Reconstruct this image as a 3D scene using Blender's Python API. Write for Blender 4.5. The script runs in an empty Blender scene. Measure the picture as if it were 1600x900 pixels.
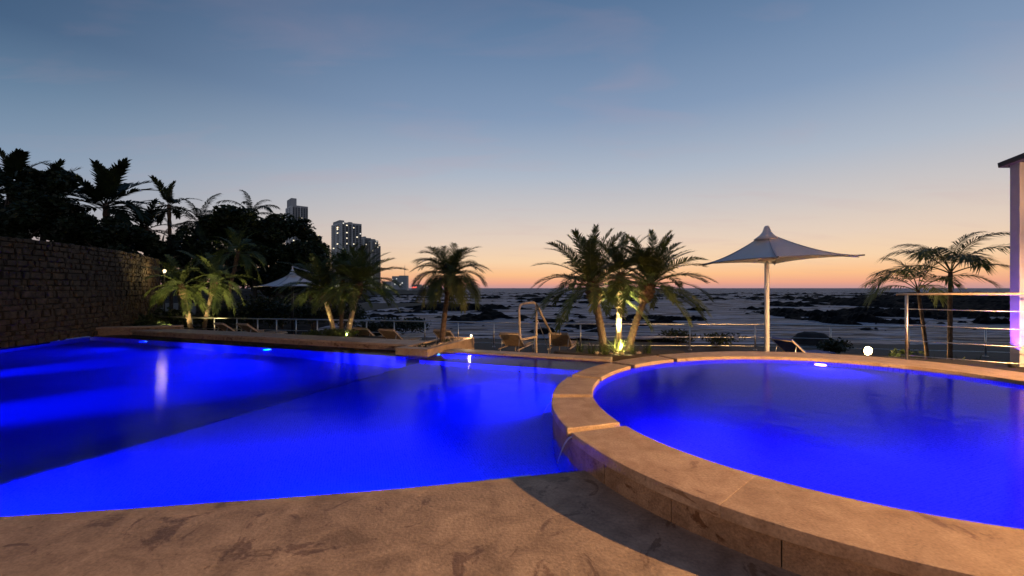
import bpy, bmesh, math, random
from mathutils import Vector, Matrix, noise
R = math.radians
rnd = random.Random(11)
scn = bpy.context.scene
col = scn.collection

# ------------------------------------------------------------------ camera
F, EYE = 670.0, 1.65                       # focal length in photo pixels, eye height over the near deck
cam_d = bpy.data.cameras.new('camera'); cam = bpy.data.objects.new('camera', cam_d); col.objects.link(cam)
cam.location = (0, 0, EYE); cam.rotation_euler = (math.pi / 2, 0, 0)
cam_d.sensor_width = 36; cam_d.lens = F / 1600 * 36; cam_d.clip_start = 0.05; cam_d.clip_end = 30000
scn.camera = cam

# ------------------------------------------------------------------ render settings
scn.render.engine = 'CYCLES'
cy = scn.cycles
cy.use_denoising = True
cy.max_bounces = 10; cy.diffuse_bounces = 4; cy.glossy_bounces = 4; cy.transmission_bounces = 6; cy.transparent_max_bounces = 12
cy.caustics_refractive = False; cy.caustics_reflective = False
cy.sample_clamp_indirect = 40; cy.sample_clamp_direct = 0
vs = scn.view_settings
scn.display_settings.display_device = 'sRGB'
vs.view_transform = 'Standard'; vs.look = 'None'; vs.gamma = 1; vs.exposure = 0; vs.use_curve_mapping = False


def lin(r, g, b):
    f = lambda c: (c / 255 / 12.92) if c <= 10 else ((c / 255 + .055) / 1.055) ** 2.4
    return (f(r), f(g), f(b), 1)


# ------------------------------------------------------------------ world: the sky after sunset
wd = bpy.data.worlds.new('World'); scn.world = wd; wd.use_nodes = True
wt = wd.node_tree; wn = wt.nodes; wl = wt.links
for n in list(wn): wn.remove(n)
w_out = wn.new('ShaderNodeOutputWorld'); w_bg = wn.new('ShaderNodeBackground')
w_tc = wn.new('ShaderNodeTexCoord'); w_sep = wn.new('ShaderNodeSeparateXYZ')
wl.new(w_tc.outputs['Generated'], w_sep.inputs[0])


def w_ramp(stops):
    r = wn.new('ShaderNodeValToRGB'); e = r.color_ramp.elements
    while len(e) < len(stops): e.new(0.5)
    for k, (p, c) in enumerate(stops): e[k].position = p; e[k].color = lin(*c)
    wl.new(w_sep.outputs[2], r.inputs[0]); return r


SUN_AZ = R(22)      # the afterglow, to the right of the view axis
glow = w_ramp([(0, (196, 150, 152)), (.012, (240, 168, 138)), (.030, (253, 193, 140)), (.060, (249, 212, 172)), (.105, (232, 209, 189)), (.165, (208, 200, 197)),
               (.25, (175, 185, 200)), (.37, (132, 154, 184)), (.47, (108, 134, 168)), (.57, (84, 113, 149)), (.75, (54, 82, 122)), (1, (44, 68, 108))])
cool = w_ramp([(0, (150, 132, 140)), (.05, (170, 152, 152)), (.12, (150, 160, 176)), (.2, (126, 150, 176)), (.3, (92, 122, 152)), (.38, (62, 91, 124)), (.5, (48, 75, 108)), (.75, (42, 66, 104)), (1, (40, 63, 100))])
w_nrm = wn.new('ShaderNodeVectorMath'); w_nrm.operation = 'MULTIPLY'; w_nrm.inputs[1].default_value = (1, 1, 0); wl.new(w_tc.outputs['Generated'], w_nrm.inputs[0])
w_nn = wn.new('ShaderNodeVectorMath'); w_nn.operation = 'NORMALIZE'; wl.new(w_nrm.outputs[0], w_nn.inputs[0])
w_dot = wn.new('ShaderNodeVectorMath'); w_dot.operation = 'DOT_PRODUCT'; w_dot.inputs[1].default_value = (math.sin(SUN_AZ), math.cos(SUN_AZ), 0); wl.new(w_nn.outputs[0], w_dot.inputs[0])
w_mr = wn.new('ShaderNodeMapRange'); w_mr.interpolation_type = 'SMOOTHSTEP'
w_mr.inputs[1].default_value = 0.15; w_mr.inputs[2].default_value = 0.97; wl.new(w_dot.outputs['Value'], w_mr.inputs[0])
w_mix = wn.new('ShaderNodeMixRGB'); wl.new(w_mr.outputs[0], w_mix.inputs[0]); wl.new(cool.outputs[0], w_mix.inputs[1]); wl.new(glow.outputs[0], w_mix.inputs[2])
# thin high cloud, stretched along the horizon
w_add = wn.new('ShaderNodeMath'); w_add.operation = 'ADD'; w_add.inputs[1].default_value = .12; wl.new(w_sep.outputs[2], w_add.inputs[0])
w_div = wn.new('ShaderNodeVectorMath'); w_div.operation = 'DIVIDE'; wl.new(w_tc.outputs['Generated'], w_div.inputs[0])
w_cmb = wn.new('ShaderNodeCombineXYZ')
for k in range(3): wl.new(w_add.outputs[0], w_cmb.inputs[k])
wl.new(w_cmb.outputs[0], w_div.inputs[1])
w_map = wn.new('ShaderNodeMapping'); w_map.inputs['Scale'].default_value = (.55, 1.5, 1); w_map.inputs['Rotation'].default_value = (0, 0, R(-14)); wl.new(w_div.outputs[0], w_map.inputs[0])
w_no = wn.new('ShaderNodeTexNoise'); w_no.inputs['Scale'].default_value = 2.3; w_no.inputs['Detail'].default_value = 7; w_no.inputs['Distortion'].default_value = .5; wl.new(w_map.outputs[0], w_no.inputs[0])
w_cr = wn.new('ShaderNodeMapRange'); w_cr.inputs[1].default_value = .52; w_cr.inputs[2].default_value = .74; w_cr.inputs[4].default_value = .26; wl.new(w_no.outputs[0], w_cr.inputs[0])
w_m2 = wn.new('ShaderNodeMixRGB'); wl.new(w_cr.outputs[0], w_m2.inputs[0]); wl.new(w_mix.outputs[0], w_m2.inputs[1])
w_ct = wn.new('ShaderNodeMixRGB'); w_ct.blend_type = 'MIX'; w_ct.inputs[0].default_value = .5; w_ct.inputs[2].default_value = lin(200, 158, 162); wl.new(w_mix.outputs[0], w_ct.inputs[1]); wl.new(w_ct.outputs[0], w_m2.inputs[2])
wl.new(w_m2.outputs[0], w_bg.inputs[0]); w_bg.inputs[1].default_value = 1.0
wl.new(w_bg.outputs[0], w_out.inputs[0])


# ------------------------------------------------------------------ pixels of the photograph -> points in the place
def P(px, py, z=0.0):
    y = F * (EYE - z) / (py - 450.0)
    return Vector(((px - 800) / F * y, y, z))


def PY(px, py, y):
    return Vector(((px - 800) / F * y, y, EYE - (py - 450) / F * y))


# ------------------------------------------------------------------ materials
MATS = {}


def nt(name):
    m = bpy.data.materials.new(name); m.use_nodes = True
    t = m.node_tree; b = t.nodes['Principled BSDF']; MATS[name] = m
    return m, t, b


def pm(name, c1, c2, scale=6, rough=.7, bump=0, bscale=None, metal=0, detail=6, spec=.5, rvar=0, lo=.35, hi=.65):
    m, t, b = nt(name); N = t.nodes; L = t.links
    tc = N.new('ShaderNodeTexCoord'); no = N.new('ShaderNodeTexNoise'); no.inputs['Scale'].default_value = scale; no.inputs['Detail'].default_value = detail
    L.new(tc.outputs['Object'], no.inputs[0])
    cr = N.new('ShaderNodeValToRGB'); cr.color_ramp.elements[0].position = lo; cr.color_ramp.elements[1].position = hi
    cr.color_ramp.elements[0].color = (*c1, 1); cr.color_ramp.elements[1].color = (*c2, 1)
    L.new(no.outputs[0], cr.inputs[0])
    L.new(cr.outputs[0], b.inputs['Base Color'])
    b.inputs['Roughness'].default_value = rough; b.inputs['Metallic'].default_value = metal; b.inputs['Specular IOR Level'].default_value = spec
    if rvar:
        mr = N.new('ShaderNodeMapRange'); mr.inputs[3].default_value = rough - rvar; mr.inputs[4].default_value = rough + rvar; L.new(no.outputs[0], mr.inputs[0]); L.new(mr.outputs[0], b.inputs['Roughness'])
    if bump:
        n2 = N.new('ShaderNodeTexNoise'); n2.inputs['Scale'].default_value = bscale or scale * 4; n2.inputs['Detail'].default_value = 8; L.new(tc.outputs['Object'], n2.inputs[0])
        bp = N.new('ShaderNodeBump'); bp.inputs['Strength'].default_value = bump; bp.inputs['Distance'].default_value = .02; L.new(n2.outputs[0], bp.inputs['Height']); L.new(bp.outputs[0], b.inputs['Normal'])
    return m


def stone_mat(name, base, dark, stain, stain_lo, scale=1.0, rough=.55, per_obj=True, grain=1.0, soft=.05):
    """pitted travertine: cloudy colour, veins and worn dark marks with a shape of their own"""
    m, t, b = nt(name); N = t.nodes; L = t.links
    tc = N.new('ShaderNodeTexCoord'); geo = N.new('ShaderNodeNewGeometry')
    a = N.new('ShaderNodeTexNoise'); a.inputs['Scale'].default_value = 2.6 * scale; a.inputs['Detail'].default_value = 9; a.inputs['Roughness'].default_value = .62; a.inputs['Distortion'].default_value = .6
    L.new(geo.outputs['Position'], a.inputs[0])
    c = N.new('ShaderNodeValToRGB'); c.color_ramp.elements[0].position = .3; c.color_ramp.elements[1].position = .68
    c.color_ramp.elements[0].color = (*dark, 1); c.color_ramp.elements[1].color = (*base, 1); L.new(a.outputs[0], c.inputs[0])
    mp = N.new('ShaderNodeMapping'); mp.inputs['Scale'].default_value = (1.0, .8, 1.5); mp.inputs['Rotation'].default_value = (0, 0, R(18)); L.new(geo.outputs['Position'], mp.inputs[0])
    s = N.new('ShaderNodeTexNoise'); s.inputs['Scale'].default_value = 1.7 * scale; s.inputs['Detail'].default_value = 10; s.inputs['Roughness'].default_value = .66; s.inputs['Distortion'].default_value = 1.4; L.new(mp.outputs[0], s.inputs[0])
    sr = N.new('ShaderNodeMapRange'); sr.inputs[1].default_value = stain_lo; sr.inputs[2].default_value = stain_lo + soft; L.new(s.outputs[0], sr.inputs[0])
    mx = N.new('ShaderNodeMixRGB'); L.new(sr.outputs[0], mx.inputs[0]); L.new(c.outputs[0], mx.inputs[1])
    mu = N.new('ShaderNodeMixRGB'); mu.blend_type = 'MULTIPLY'; mu.inputs[0].default_value = 1; L.new(c.outputs[0], mu.inputs[1]); mu.inputs[2].default_value = (*stain, 1); L.new(mu.outputs[0], mx.inputs[2])
    # fine speckle
    f = N.new('ShaderNodeTexNoise'); f.inputs['Scale'].default_value = 34 * scale; f.inputs['Detail'].default_value = 6; L.new(geo.outputs['Position'], f.inputs[0])
    fr = N.new('ShaderNodeMapRange'); fr.inputs[1].default_value = .3; fr.inputs[2].default_value = .7; fr.inputs[3].default_value = 1 - .28 * grain; fr.inputs[4].default_value = 1 + .18 * grain; L.new(f.outputs[0], fr.inputs[0])
    vo = N.new('ShaderNodeTexNoise'); vo.inputs['Scale'].default_value = 13 * scale; vo.inputs['Detail'].default_value = 3; vo.inputs['Distortion'].default_value = 1.2; L.new(mp.outputs[0], vo.inputs[0])
    vr = N.new('ShaderNodeMapRange'); vr.inputs[1].default_value = .66; vr.inputs[2].default_value = .72; vr.inputs[3].default_value = 1; vr.inputs[4].default_value = 1 - .34 * grain; L.new(vo.outputs[0], vr.inputs[0])
    vm = N.new('ShaderNodeMath'); vm.operation = 'MULTIPLY'; L.new(fr.outputs[0], vm.inputs[0]); L.new(vr.outputs[0], vm.inputs[1]); fr = vm
    oi = N.new('ShaderNodeObjectInfo'); om = N.new('ShaderNodeMapRange'); om.inputs[3].default_value = .86 if per_obj else 1; om.inputs[4].default_value = 1.06 if per_obj else 1; L.new(oi.outputs['Random'], om.inputs[0])
    pr = N.new('ShaderNodeMath'); pr.operation = 'MULTIPLY'; L.new(fr.outputs[0], pr.inputs[0]); L.new(om.outputs[0], pr.inputs[1])
    m3 = N.new('ShaderNodeMixRGB'); m3.blend_type = 'MULTIPLY'; m3.inputs[0].default_value = 1; L.new(mx.outputs[0], m3.inputs[1]); L.new(pr.outputs[0], m3.inputs[2])
    L.new(m3.outputs[0], b.inputs['Base Color'])
    rr = N.new('ShaderNodeMapRange'); rr.inputs[3].default_value = rough; rr.inputs[4].default_value = rough * .72; L.new(sr.outputs[0], rr.inputs[0]); L.new(rr.outputs[0], b.inputs['Roughness'])
    b.inputs['Specular IOR Level'].default_value = .35
    ad = N.new('ShaderNodeMath'); ad.operation = 'ADD'; L.new(f.outputs[0], ad.inputs[0]); L.new(a.outputs[0], ad.inputs[1])
    bp = N.new('ShaderNodeBump'); bp.inputs['Strength'].default_value = .5 * grain; bp.inputs['Distance'].default_value = .009; L.new(ad.outputs[0], bp.inputs['Height']); L.new(bp.outputs[0], b.inputs['Normal'])
    return m


def tile_mat(name, c1, c2, grout, size=.03, grout_mix=1.0):
    m, t, b = nt(name); N = t.nodes; L = t.links
    geo = N.new('ShaderNodeNewGeometry'); mp = N.new('ShaderNodeMapping'); mp.inputs['Rotation'].default_value = (0, 0, R(-20)); L.new(geo.outputs['Position'], mp.inputs[0])
    sp = N.new('ShaderNodeSeparateXYZ'); L.new(mp.outputs[0], sp.inputs[0])
    mask = None
    for k in range(3):
        d = N.new('ShaderNodeMath'); d.operation = 'DIVIDE'; d.inputs[1].default_value = size; L.new(sp.outputs[k], d.inputs[0])
        fr = N.new('ShaderNodeMath'); fr.operation = 'FRACT'; L.new(d.outputs[0], fr.inputs[0])
        pp = N.new('ShaderNodeMath'); pp.operation = 'PINGPONG'; pp.inputs[1].default_value = .5; L.new(fr.outputs[0], pp.inputs[0])
        lt = N.new('ShaderNodeMath'); lt.operation = 'GREATER_THAN'; lt.inputs[1].default_value = .07; L.new(pp.outputs[0], lt.inputs[0])
        # a grid line counts only where the face is not parallel to it
        sn = N.new('ShaderNodeSeparateXYZ'); L.new(geo.outputs['Normal'], sn.inputs[0])
        ab = N.new('ShaderNodeMath'); ab.operation = 'ABSOLUTE'; L.new(sn.outputs[k], ab.inputs[0])
        g2 = N.new('ShaderNodeMath'); g2.operation = 'GREATER_THAN'; g2.inputs[1].default_value = .8; L.new(ab.outputs[0], g2.inputs[0])
        mxx = N.new('ShaderNodeMath'); mxx.operation = 'MAXIMUM'; L.new(lt.outputs[0], mxx.inputs[0]); L.new(g2.outputs[0], mxx.inputs[1])
        if mask is None: mask = mxx
        else:
            mm = N.new('ShaderNodeMath'); mm.operation = 'MULTIPLY'; L.new(mask.outputs[0], mm.inputs[0]); L.new(mxx.outputs[0], mm.inputs[1]); mask = mm
    no = N.new('ShaderNodeTexNoise'); no.inputs['Scale'].default_value = .7; no.inputs['Detail'].default_value = 5; L.new(geo.outputs['Position'], no.inputs[0])
    c = N.new('ShaderNodeValToRGB'); c.color_ramp.elements[0].position = .3; c.color_ramp.elements[1].position = .7; c.color_ramp.elements[0].color = (*c1, 1); c.color_ramp.elements[1].color = (*c2, 1); L.new(no.outputs[0], c.inputs[0])
    mx = N.new('ShaderNodeMixRGB'); L.new(mask.outputs[0], mx.inputs[0]); mx.inputs[1].default_value = (*grout, 1); L.new(c.outputs[0], mx.inputs[2])
    L.new(mx.outputs[0], b.inputs['Base Color']); b.inputs['Roughness'].default_value = .5; b.inputs['Specular IOR Level'].default_value = .1
    return m


def emit(name, c, s):
    m, t, b = nt(name); b.inputs['Base Color'].default_value = (*c, 1); b.inputs['Emission Color'].default_value = (*c, 1); b.inputs['Emission Strength'].default_value = s
    return m


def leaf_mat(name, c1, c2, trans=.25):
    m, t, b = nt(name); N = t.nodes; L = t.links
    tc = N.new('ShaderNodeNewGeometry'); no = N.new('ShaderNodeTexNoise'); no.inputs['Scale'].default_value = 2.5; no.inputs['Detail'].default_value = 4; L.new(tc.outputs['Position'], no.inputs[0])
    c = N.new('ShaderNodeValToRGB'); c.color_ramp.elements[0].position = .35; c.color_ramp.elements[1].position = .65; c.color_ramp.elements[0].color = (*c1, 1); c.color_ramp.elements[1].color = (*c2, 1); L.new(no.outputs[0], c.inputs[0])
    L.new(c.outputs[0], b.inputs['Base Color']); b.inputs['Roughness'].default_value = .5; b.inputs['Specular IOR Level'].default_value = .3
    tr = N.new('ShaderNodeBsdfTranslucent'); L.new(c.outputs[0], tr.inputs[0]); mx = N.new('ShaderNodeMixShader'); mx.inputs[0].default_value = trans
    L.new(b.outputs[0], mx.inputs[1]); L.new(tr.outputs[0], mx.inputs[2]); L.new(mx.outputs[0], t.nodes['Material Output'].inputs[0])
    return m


def water_mat(name, bumps, rough, refl):
    m, t, b = nt(name); N = t.nodes; L = t.links
    N.remove(b); g = N.new('ShaderNodeBsdfRefraction'); g.inputs['IOR'].default_value = 1.33; g.inputs['Roughness'].default_value = .07; g.inputs['Color'].default_value = (.96, .98, 1, 1)
    gl = N.new('ShaderNodeBsdfGlossy'); gl.inputs['Roughness'].default_value = rough; fr = N.new('ShaderNodeFresnel'); fr.inputs[0].default_value = 1.33
    mu = N.new('ShaderNodeMath'); mu.operation = 'MULTIPLY'; mu.inputs[1].default_value = refl; L.new(fr.outputs[0], mu.inputs[0])
    mx = N.new('ShaderNodeMixShader'); L.new(mu.outputs[0], mx.inputs[0]); L.new(g.outputs[0], mx.inputs[1]); L.new(gl.outputs[0], mx.inputs[2])
    L.new(mx.outputs[0], N['Material Output'].inputs[0])
    geo = N.new('ShaderNodeNewGeometry'); last = None
    for sc, st, dist in bumps:
        no = N.new('ShaderNodeTexNoise'); no.inputs['Scale'].default_value = sc; no.inputs['Detail'].default_value = 3; L.new(geo.outputs['Position'], no.inputs[0])
        bp = N.new('ShaderNodeBump'); bp.inputs['Strength'].default_value = st; bp.inputs['Distance'].default_value = dist; L.new(no.outputs[0], bp.inputs['Height'])
        if last: L.new(last.outputs[0], bp.inputs['Normal'])
        last = bp
    for q in (g, gl, fr): L.new(last.outputs[0], q.inputs['Normal'])
    return m


DECK = stone_mat('deck_stone', (.44, .335, .23), (.20, .145, .098), (.52, .45, .40), .574, 1.25, .6, False, .8, .035)
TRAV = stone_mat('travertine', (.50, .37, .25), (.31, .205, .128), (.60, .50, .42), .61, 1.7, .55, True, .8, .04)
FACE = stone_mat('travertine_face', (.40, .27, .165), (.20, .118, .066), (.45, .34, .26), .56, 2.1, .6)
TILE = tile_mat('blue_mosaic', (.30, .42, .80), (.42, .54, .90), (.15, .24, .56))
STILE = tile_mat('step_mosaic', (.30, .42, .80), (.42, .54, .90), (.06, .09, .22), .045)
DTILE = tile_mat('dark_mosaic', (.012, .014, .02), (.02, .022, .03), (.03, .03, .035))
WATER = water_mat('pool_water', [(1.1, .16, .05), (5.0, .42, .012), (14, .45, .005)], .09, .32)
STEEL = pm('brushed_steel', (.55, .54, .52), (.74, .72, .69), 30, .38, metal=1)
WHITE = pm('white_paint', (.72, .71, .70), (.80, .79, .77), 5, .5)
STUCCO = pm('white_stucco', (.36, .35, .38), (.43, .42, .45), 3, .85, .25, 60)
ROOFM = pm('dark_roof', (.03, .026, .028), (.05, .045, .045), 8, .6)
CANVAS = pm('pale_canvas', (.82, .75, .73), (.86, .79, .77), 3, .85, .1, 90)
SLING = pm('tan_sling', (.30, .225, .15), (.40, .30, .20), 14, .8, .2, 200)
BLUES = pm('blue_sling', (.03, .06, .25), (.05, .09, .33), 14, .8, .2, 200)
WFRAME = pm('pale_wood', (.46, .36, .26), (.60, .49, .37), 12, .5)
TRUNK = pm('palm_trunk', (.07, .048, .032), (.15, .10, .065), 14, .9, .8, 30)
BOOT = pm('frond_boots', (.09, .055, .035), (.17, .10, .06), 20, .9, .8, 40)
PALE_TRUNK = pm('pale_trunk', (.26, .20, .13), (.40, .32, .22), 14, .85, .6, 30)
BARK = pm('dark_bark', (.05, .038, .028), (.09, .07, .05), 6, .95, .6, 20)
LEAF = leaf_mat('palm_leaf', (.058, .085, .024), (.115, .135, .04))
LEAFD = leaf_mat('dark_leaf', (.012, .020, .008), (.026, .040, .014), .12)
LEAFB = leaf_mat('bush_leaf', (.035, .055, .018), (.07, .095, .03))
AGAVE = leaf_mat('agave_leaf', (.16, .20, .07), (.26, .28, .10))
SOIL = pm('planting_soil', (.022, .016, .012), (.04, .03, .022), 12, .95, .8, 30)
PEBBLE = pm('pebbles', (.28, .21, .15), (.46, .37, .28), 9, .8, .2, 40)
WALLST = stone_mat('rubble_stone', (.092, .064, .041), (.024, .017, .011), (.5, .45, .42), .6, 2.0, .85)
MORTAR = pm('mortar', (.010, .008, .006), (.018, .014, .011), 10, .95, .5, 40)
REEF = pm('wet_reef_rock', (.0035, .0035, .004), (.009, .0085, .009), .25, .9, .8, 2.0, spec=.05)
PAVE = pm('terrace_paving', (.022, .017, .013), (.04, .031, .024), 2.5, .8, .3, 30)
GROUND = pm('garden_soil', (.018, .017, .012), (.03, .03, .018), 1.5, .95, .6, 10)
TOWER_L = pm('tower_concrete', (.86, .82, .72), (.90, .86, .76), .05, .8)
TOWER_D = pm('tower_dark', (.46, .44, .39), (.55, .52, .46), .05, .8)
TOWER_G = pm('tower_glass', (.03, .036, .044), (.05, .058, .066), .08, .35)
WINLIT = emit('lit_window', (1.0, .86, .62), 1.6)
WINCOOL = emit('lit_window_cool', (1.0, .95, .85), .9)
REDLIT = emit('red_shop_light', (1.0, .16, .12), 1.2)
GREENLIT = emit('green_shop_light', (.75, 1.0, .6), 2.2)
BULB = emit('warm_bulb', (1.0, .83, .5), 22)
BULBS = emit('warm_bulb_small', (1.0, .86, .60), 3.5)
FLOODM = emit('flood_lens', (1.0, .78, .42), 1.35)
SEAM_C = pm('canvas_seam', (.40, .38, .41), (.48, .46, .49), 8, .9)
POOLBULB = emit('pool_lens', (.08, .42, 1.0), 2.4)
BLACKM = pm('black_metal', (.012, .012, .013), (.025, .025, .026), 10, .5)
BOULD = pm('boulder_rock', (.018, .016, .015), (.045, .038, .033), 3, .85, .8, 14)
SPRAY = leaf_mat('water_spray', (.55, .58, .68), (.75, .78, .85), .5)


# ------------------------------------------------------------------ mesh collector
class MB:
    def __init__(s): s.v = []; s.f = []

    def add(s, vs_, fs): n = len(s.v); s.v += [tuple(p) for p in vs_]; s.f += [tuple(i + n for i in q) for q in fs]; return s

    def box(s, c, d, M=None):
        hx, hy, hz = d[0] / 2, d[1] / 2, d[2] / 2; c = Vector(c)
        vs_ = [Vector((x * hx, y * hy, z * hz)) for z in (-1, 1) for y in (-1, 1) for x in (-1, 1)]
        if M: vs_ = [M @ p for p in vs_]
        return s.add([p + c for p in vs_], [(0, 2, 3, 1), (4, 5, 7, 6), (0, 1, 5, 4), (2, 6, 7, 3), (1, 3, 7, 5), (0, 4, 6, 2)])

    def tube(s, pts, r, n=8, cap=True):
        pts = [Vector(p) for p in pts]; m = len(pts); rs = r if isinstance(r, (list, tuple)) else [r] * m
        vs_ = []; ref = None
        for i, p in enumerate(pts):
            t = (pts[min(i + 1, m - 1)] - pts[max(i - 1, 0)]).normalized()
            if ref is None: ref = Vector((1, 0, 0)) if abs(t.x) < .9 else Vector((0, 1, 0))
            a = (ref - t * ref.dot(t)).normalized(); ref = a; b = t.cross(a)
            for k in range(n):
                an = 2 * math.pi * k / n; vs_.append(p + (a * math.cos(an) + b * math.sin(an)) * rs[i])
        fs = [(i * n + k, i * n + (k + 1) % n, (i + 1) * n + (k + 1) % n, (i + 1) * n + k) for i in range(m - 1) for k in range(n)]
        if cap: fs += [tuple(range(n))[::-1], tuple((m - 1) * n + k for k in range(n))]
        return s.add(vs_, fs)

    def lathe(s, prof, c=(0, 0, 0), n=16):
        c = Vector(c); m = len(prof)
        vs_ = [c + Vector((r * math.cos(2 * math.pi * k / n), r * math.sin(2 * math.pi * k / n), z)) for r, z in prof for k in range(n)]
        fs = [(i * n + k, i * n + (k + 1) % n, (i + 1) * n + (k + 1) % n, (i + 1) * n + k) for i in range(m - 1) for k in range(n)]
        fs += [tuple(range(n))[::-1], tuple((m - 1) * n + k for k in range(n))]
        return s.add(vs_, fs)

    def prism(s, poly, z0, z1):
        a = sum(poly[i][0] * poly[(i + 1) % len(poly)][1] - poly[(i + 1) % len(poly)][0] * poly[i][1] for i in range(len(poly)))
        if a < 0: poly = poly[::-1]
        n = len(poly); vs_ = [(p[0], p[1], z0) for p in poly] + [(p[0], p[1], z1) for p in poly]
        fs = [tuple(range(n))[::-1], tuple(range(n, 2 * n))] + [(i, (i + 1) % n, n + (i + 1) % n, n + i) for i in range(n)]
        return s.add(vs_, fs)

    def sheet(s, poly, z):
        a = sum(poly[i][0] * poly[(i + 1) % len(poly)][1] - poly[(i + 1) % len(poly)][0] * poly[i][1] for i in range(len(poly)))
        if a < 0: poly = poly[::-1]
        return s.add([(p[0], p[1], z) for p in poly], [tuple(range(len(poly)))])

    def mesh(s, name, m=None, smooth=False):
        me = bpy.data.meshes.new(name); me.from_pydata(s.v, [], s.f)
        if m: me.materials.append(m)
        if smooth: me.polygons.foreach_set('use_smooth', [True] * len(me.polygons))
        me.update(); return me

    def build(s, name, m, parent=None, smooth=False, bev=0, **kw):
        return link(name, s.mesh(name, m, smooth), parent, bev, **kw)


def link(name, me, parent=None, bev=0, loc=None, rot=None):
    o = bpy.data.objects.new(name, me); col.objects.link(o)
    if parent: o.parent = parent
    if loc is not None: o.location = loc
    if rot is not None: o.rotation_euler = rot
    if bev:
        b = o.modifiers.new('bevel', 'BEVEL'); b.width = bev; b.segments = 2; b.limit_method = 'ANGLE'; b.angle_limit = R(40)
    return o


def tag(o, label=None, cat=None, group=None, kind=None):
    if label: o['label'] = label
    if cat: o['category'] = cat
    if group: o['group'] = group
    if kind: o['kind'] = kind
    return o


def thing(name, label, cat, loc=(0, 0, 0), rz=0, group=None):
    o = bpy.data.objects.new(name, None); col.objects.link(o); o.location = loc; o.rotation_euler = (0, 0, rz); o.empty_display_size = .2
    return tag(o, label, cat, group)


def copy_tree(o, parent=None):
    c = o.copy(); col.objects.link(c)
    if parent: c.parent = parent
    for ch in list(o.children): copy_tree(ch, c)
    return c


def light(name, typ, loc, energy, color, parent=None, target=None, size=.1, spot=90, blend=1.0, direction=None):
    d = bpy.data.lights.new(name, typ); d.energy = energy; d.color = color
    if typ in ('POINT', 'SPOT'): d.shadow_soft_size = size
    if typ == 'SPOT': d.spot_size = R(spot); d.spot_blend = blend
    o = bpy.data.objects.new(name, d); col.objects.link(o); o.location = loc
    if direction is not None: o.rotation_euler = Vector(direction).to_track_quat('-Z', 'Y').to_euler()
    if parent: o.parent = parent
    return o


V2 = lambda p: Vector((p[0], p[1]))
U = Vector((.9396, -.342)); NN = Vector((.342, .9396))       # along and across the main pool's far edge

# ================================================================== POOLS
ZW, ZC, ZR, ZT = -.05, .26, .20, -.65       # main water, round coping top, round water, terrace
# the raised round pool, an ellipse
AO = math.radians(-143.3); AI = math.radians(-144.4)
CO, AXO = Vector((4.505, 5.553)), (4.245, 3.629)
CI, AXI = Vector((4.356, 5.512)), (3.461, 3.101)
CC = Vector((4.40, 5.53))


def ell_r(c, ax, ang, d, grow=0.0):
    """distance from CC along unit direction d to the ellipse (grown by grow)"""
    e1 = Vector((math.cos(ang), math.sin(ang))); e2 = Vector((-e1.y, e1.x)); a, b = ax[0] + grow, ax[1] + grow
    p = CC - c; px, py = p.dot(e1) / a, p.dot(e2) / b; dx, dy = d.dot(e1) / a, d.dot(e2) / b
    A = dx * dx + dy * dy; B = px * dx + py * dy; C = px * px + py * py - 1
    return (-B + math.sqrt(B * B - A * C)) / A


def out_pt(t, g=0.0):
    d = Vector((math.cos(t), math.sin(t))); return CC + d * ell_r(CO, AXO, AO, d, g)


def in_pt(t, g=0.0):
    d = Vector((math.cos(t), math.sin(t))); return CC + d * ell_r(CI, AXI, AI, d, g)


def ang_of(px, py, z=ZC):
    p = V2(P(px, py, z)) - CC; return math.atan2(p.y, p.x) % (2 * math.pi)


def lerp(a, b, t): return a + (b - a) * t


# main pool outline
near_px = [(0, 807.5), (200, 795), (390, 781.5), (500, 773.5), (640, 762), (800, 746.5), (912, 735)]
near = [Vector((-14.6, 1.35)), Vector((-11, 1.95)), Vector((-7, 2.58)), Vector((-5, 2.88))] + [V2(P(*q)) for q in near_px]
Fa, Fb = Vector((-14.45, 14.95)), Vector((-2.93, 10.75))
B0 = Vector((-2.10, 10.60)); A0 = B0 - U * .9
E0 = B0 + NN * .77; E1 = E0 + U * 5.2
TN = ang_of(905, 733, 0)
CH = .80                                   # width of the dark overflow channel
surf = near + [out_pt(TN - k * .08, -.12) for k in range(1, 19)] + [E1, E0, B0, A0, A0 + NN * (CH - .15), Fb - U * 11.9 + NN * CH, Vector((-14.75, 14.9)), Vector((-14.6, 12))]
tag(MB().sheet(surf, ZW).build('pool_water', WATER, smooth=False), kind='structure')

# basin: deep floor, raised shelf, wading ledge, step under the near edge, walls
sh0, sh1 = Vector((-5.01, 4.20)), Vector((-2.62, 9.75))      # the drop-off line
dz = (sh1 - sh0).normalized()
deep = MB().sheet([(-15.2, 0), (8, 0), (8, 16.5), (-15.2, 16.5)], -1.55)
tag(deep.build('deep_pool_floor', TILE), kind='structure')
shelf_poly = [sh0 - dz * 2.6, sh0 + dz * 7.2, Vector((2.6, 11.5)), Vector((5, 9)), Vector((4, 3)), Vector((1, 2.2))]
tag(MB().prism([tuple(p) for p in shelf_poly], -1.55, -.65).build('shallow_pool_shelf', TILE, bev=.14), kind='structure')
led = [E0 - NN * 1.12, E0 + NN * .02, E1 + NN * .02, E1 - NN * 1.12]
tag(MB().prism([tuple(p) for p in led], -.65, -.16).build('wading_ledge', TILE), kind='structure')
nstep = [V2(P(px, py)) for px, py in near_px[2:]]
st_poly = nstep + [p + Vector((.02 + .04 * i, .10 + .035 * i)) for i, p in list(enumerate(nstep))[::-1]]
tag(MB().prism([tuple(p) for p in st_poly], -.65, -.26).build('pool_entry_step', STILE), kind='structure')
wall_path = near[::-1] + [Vector((-14.62, 1.4)), Vector((-14.62, 12.0)), Vector((-14.70, 14.95))]
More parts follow.
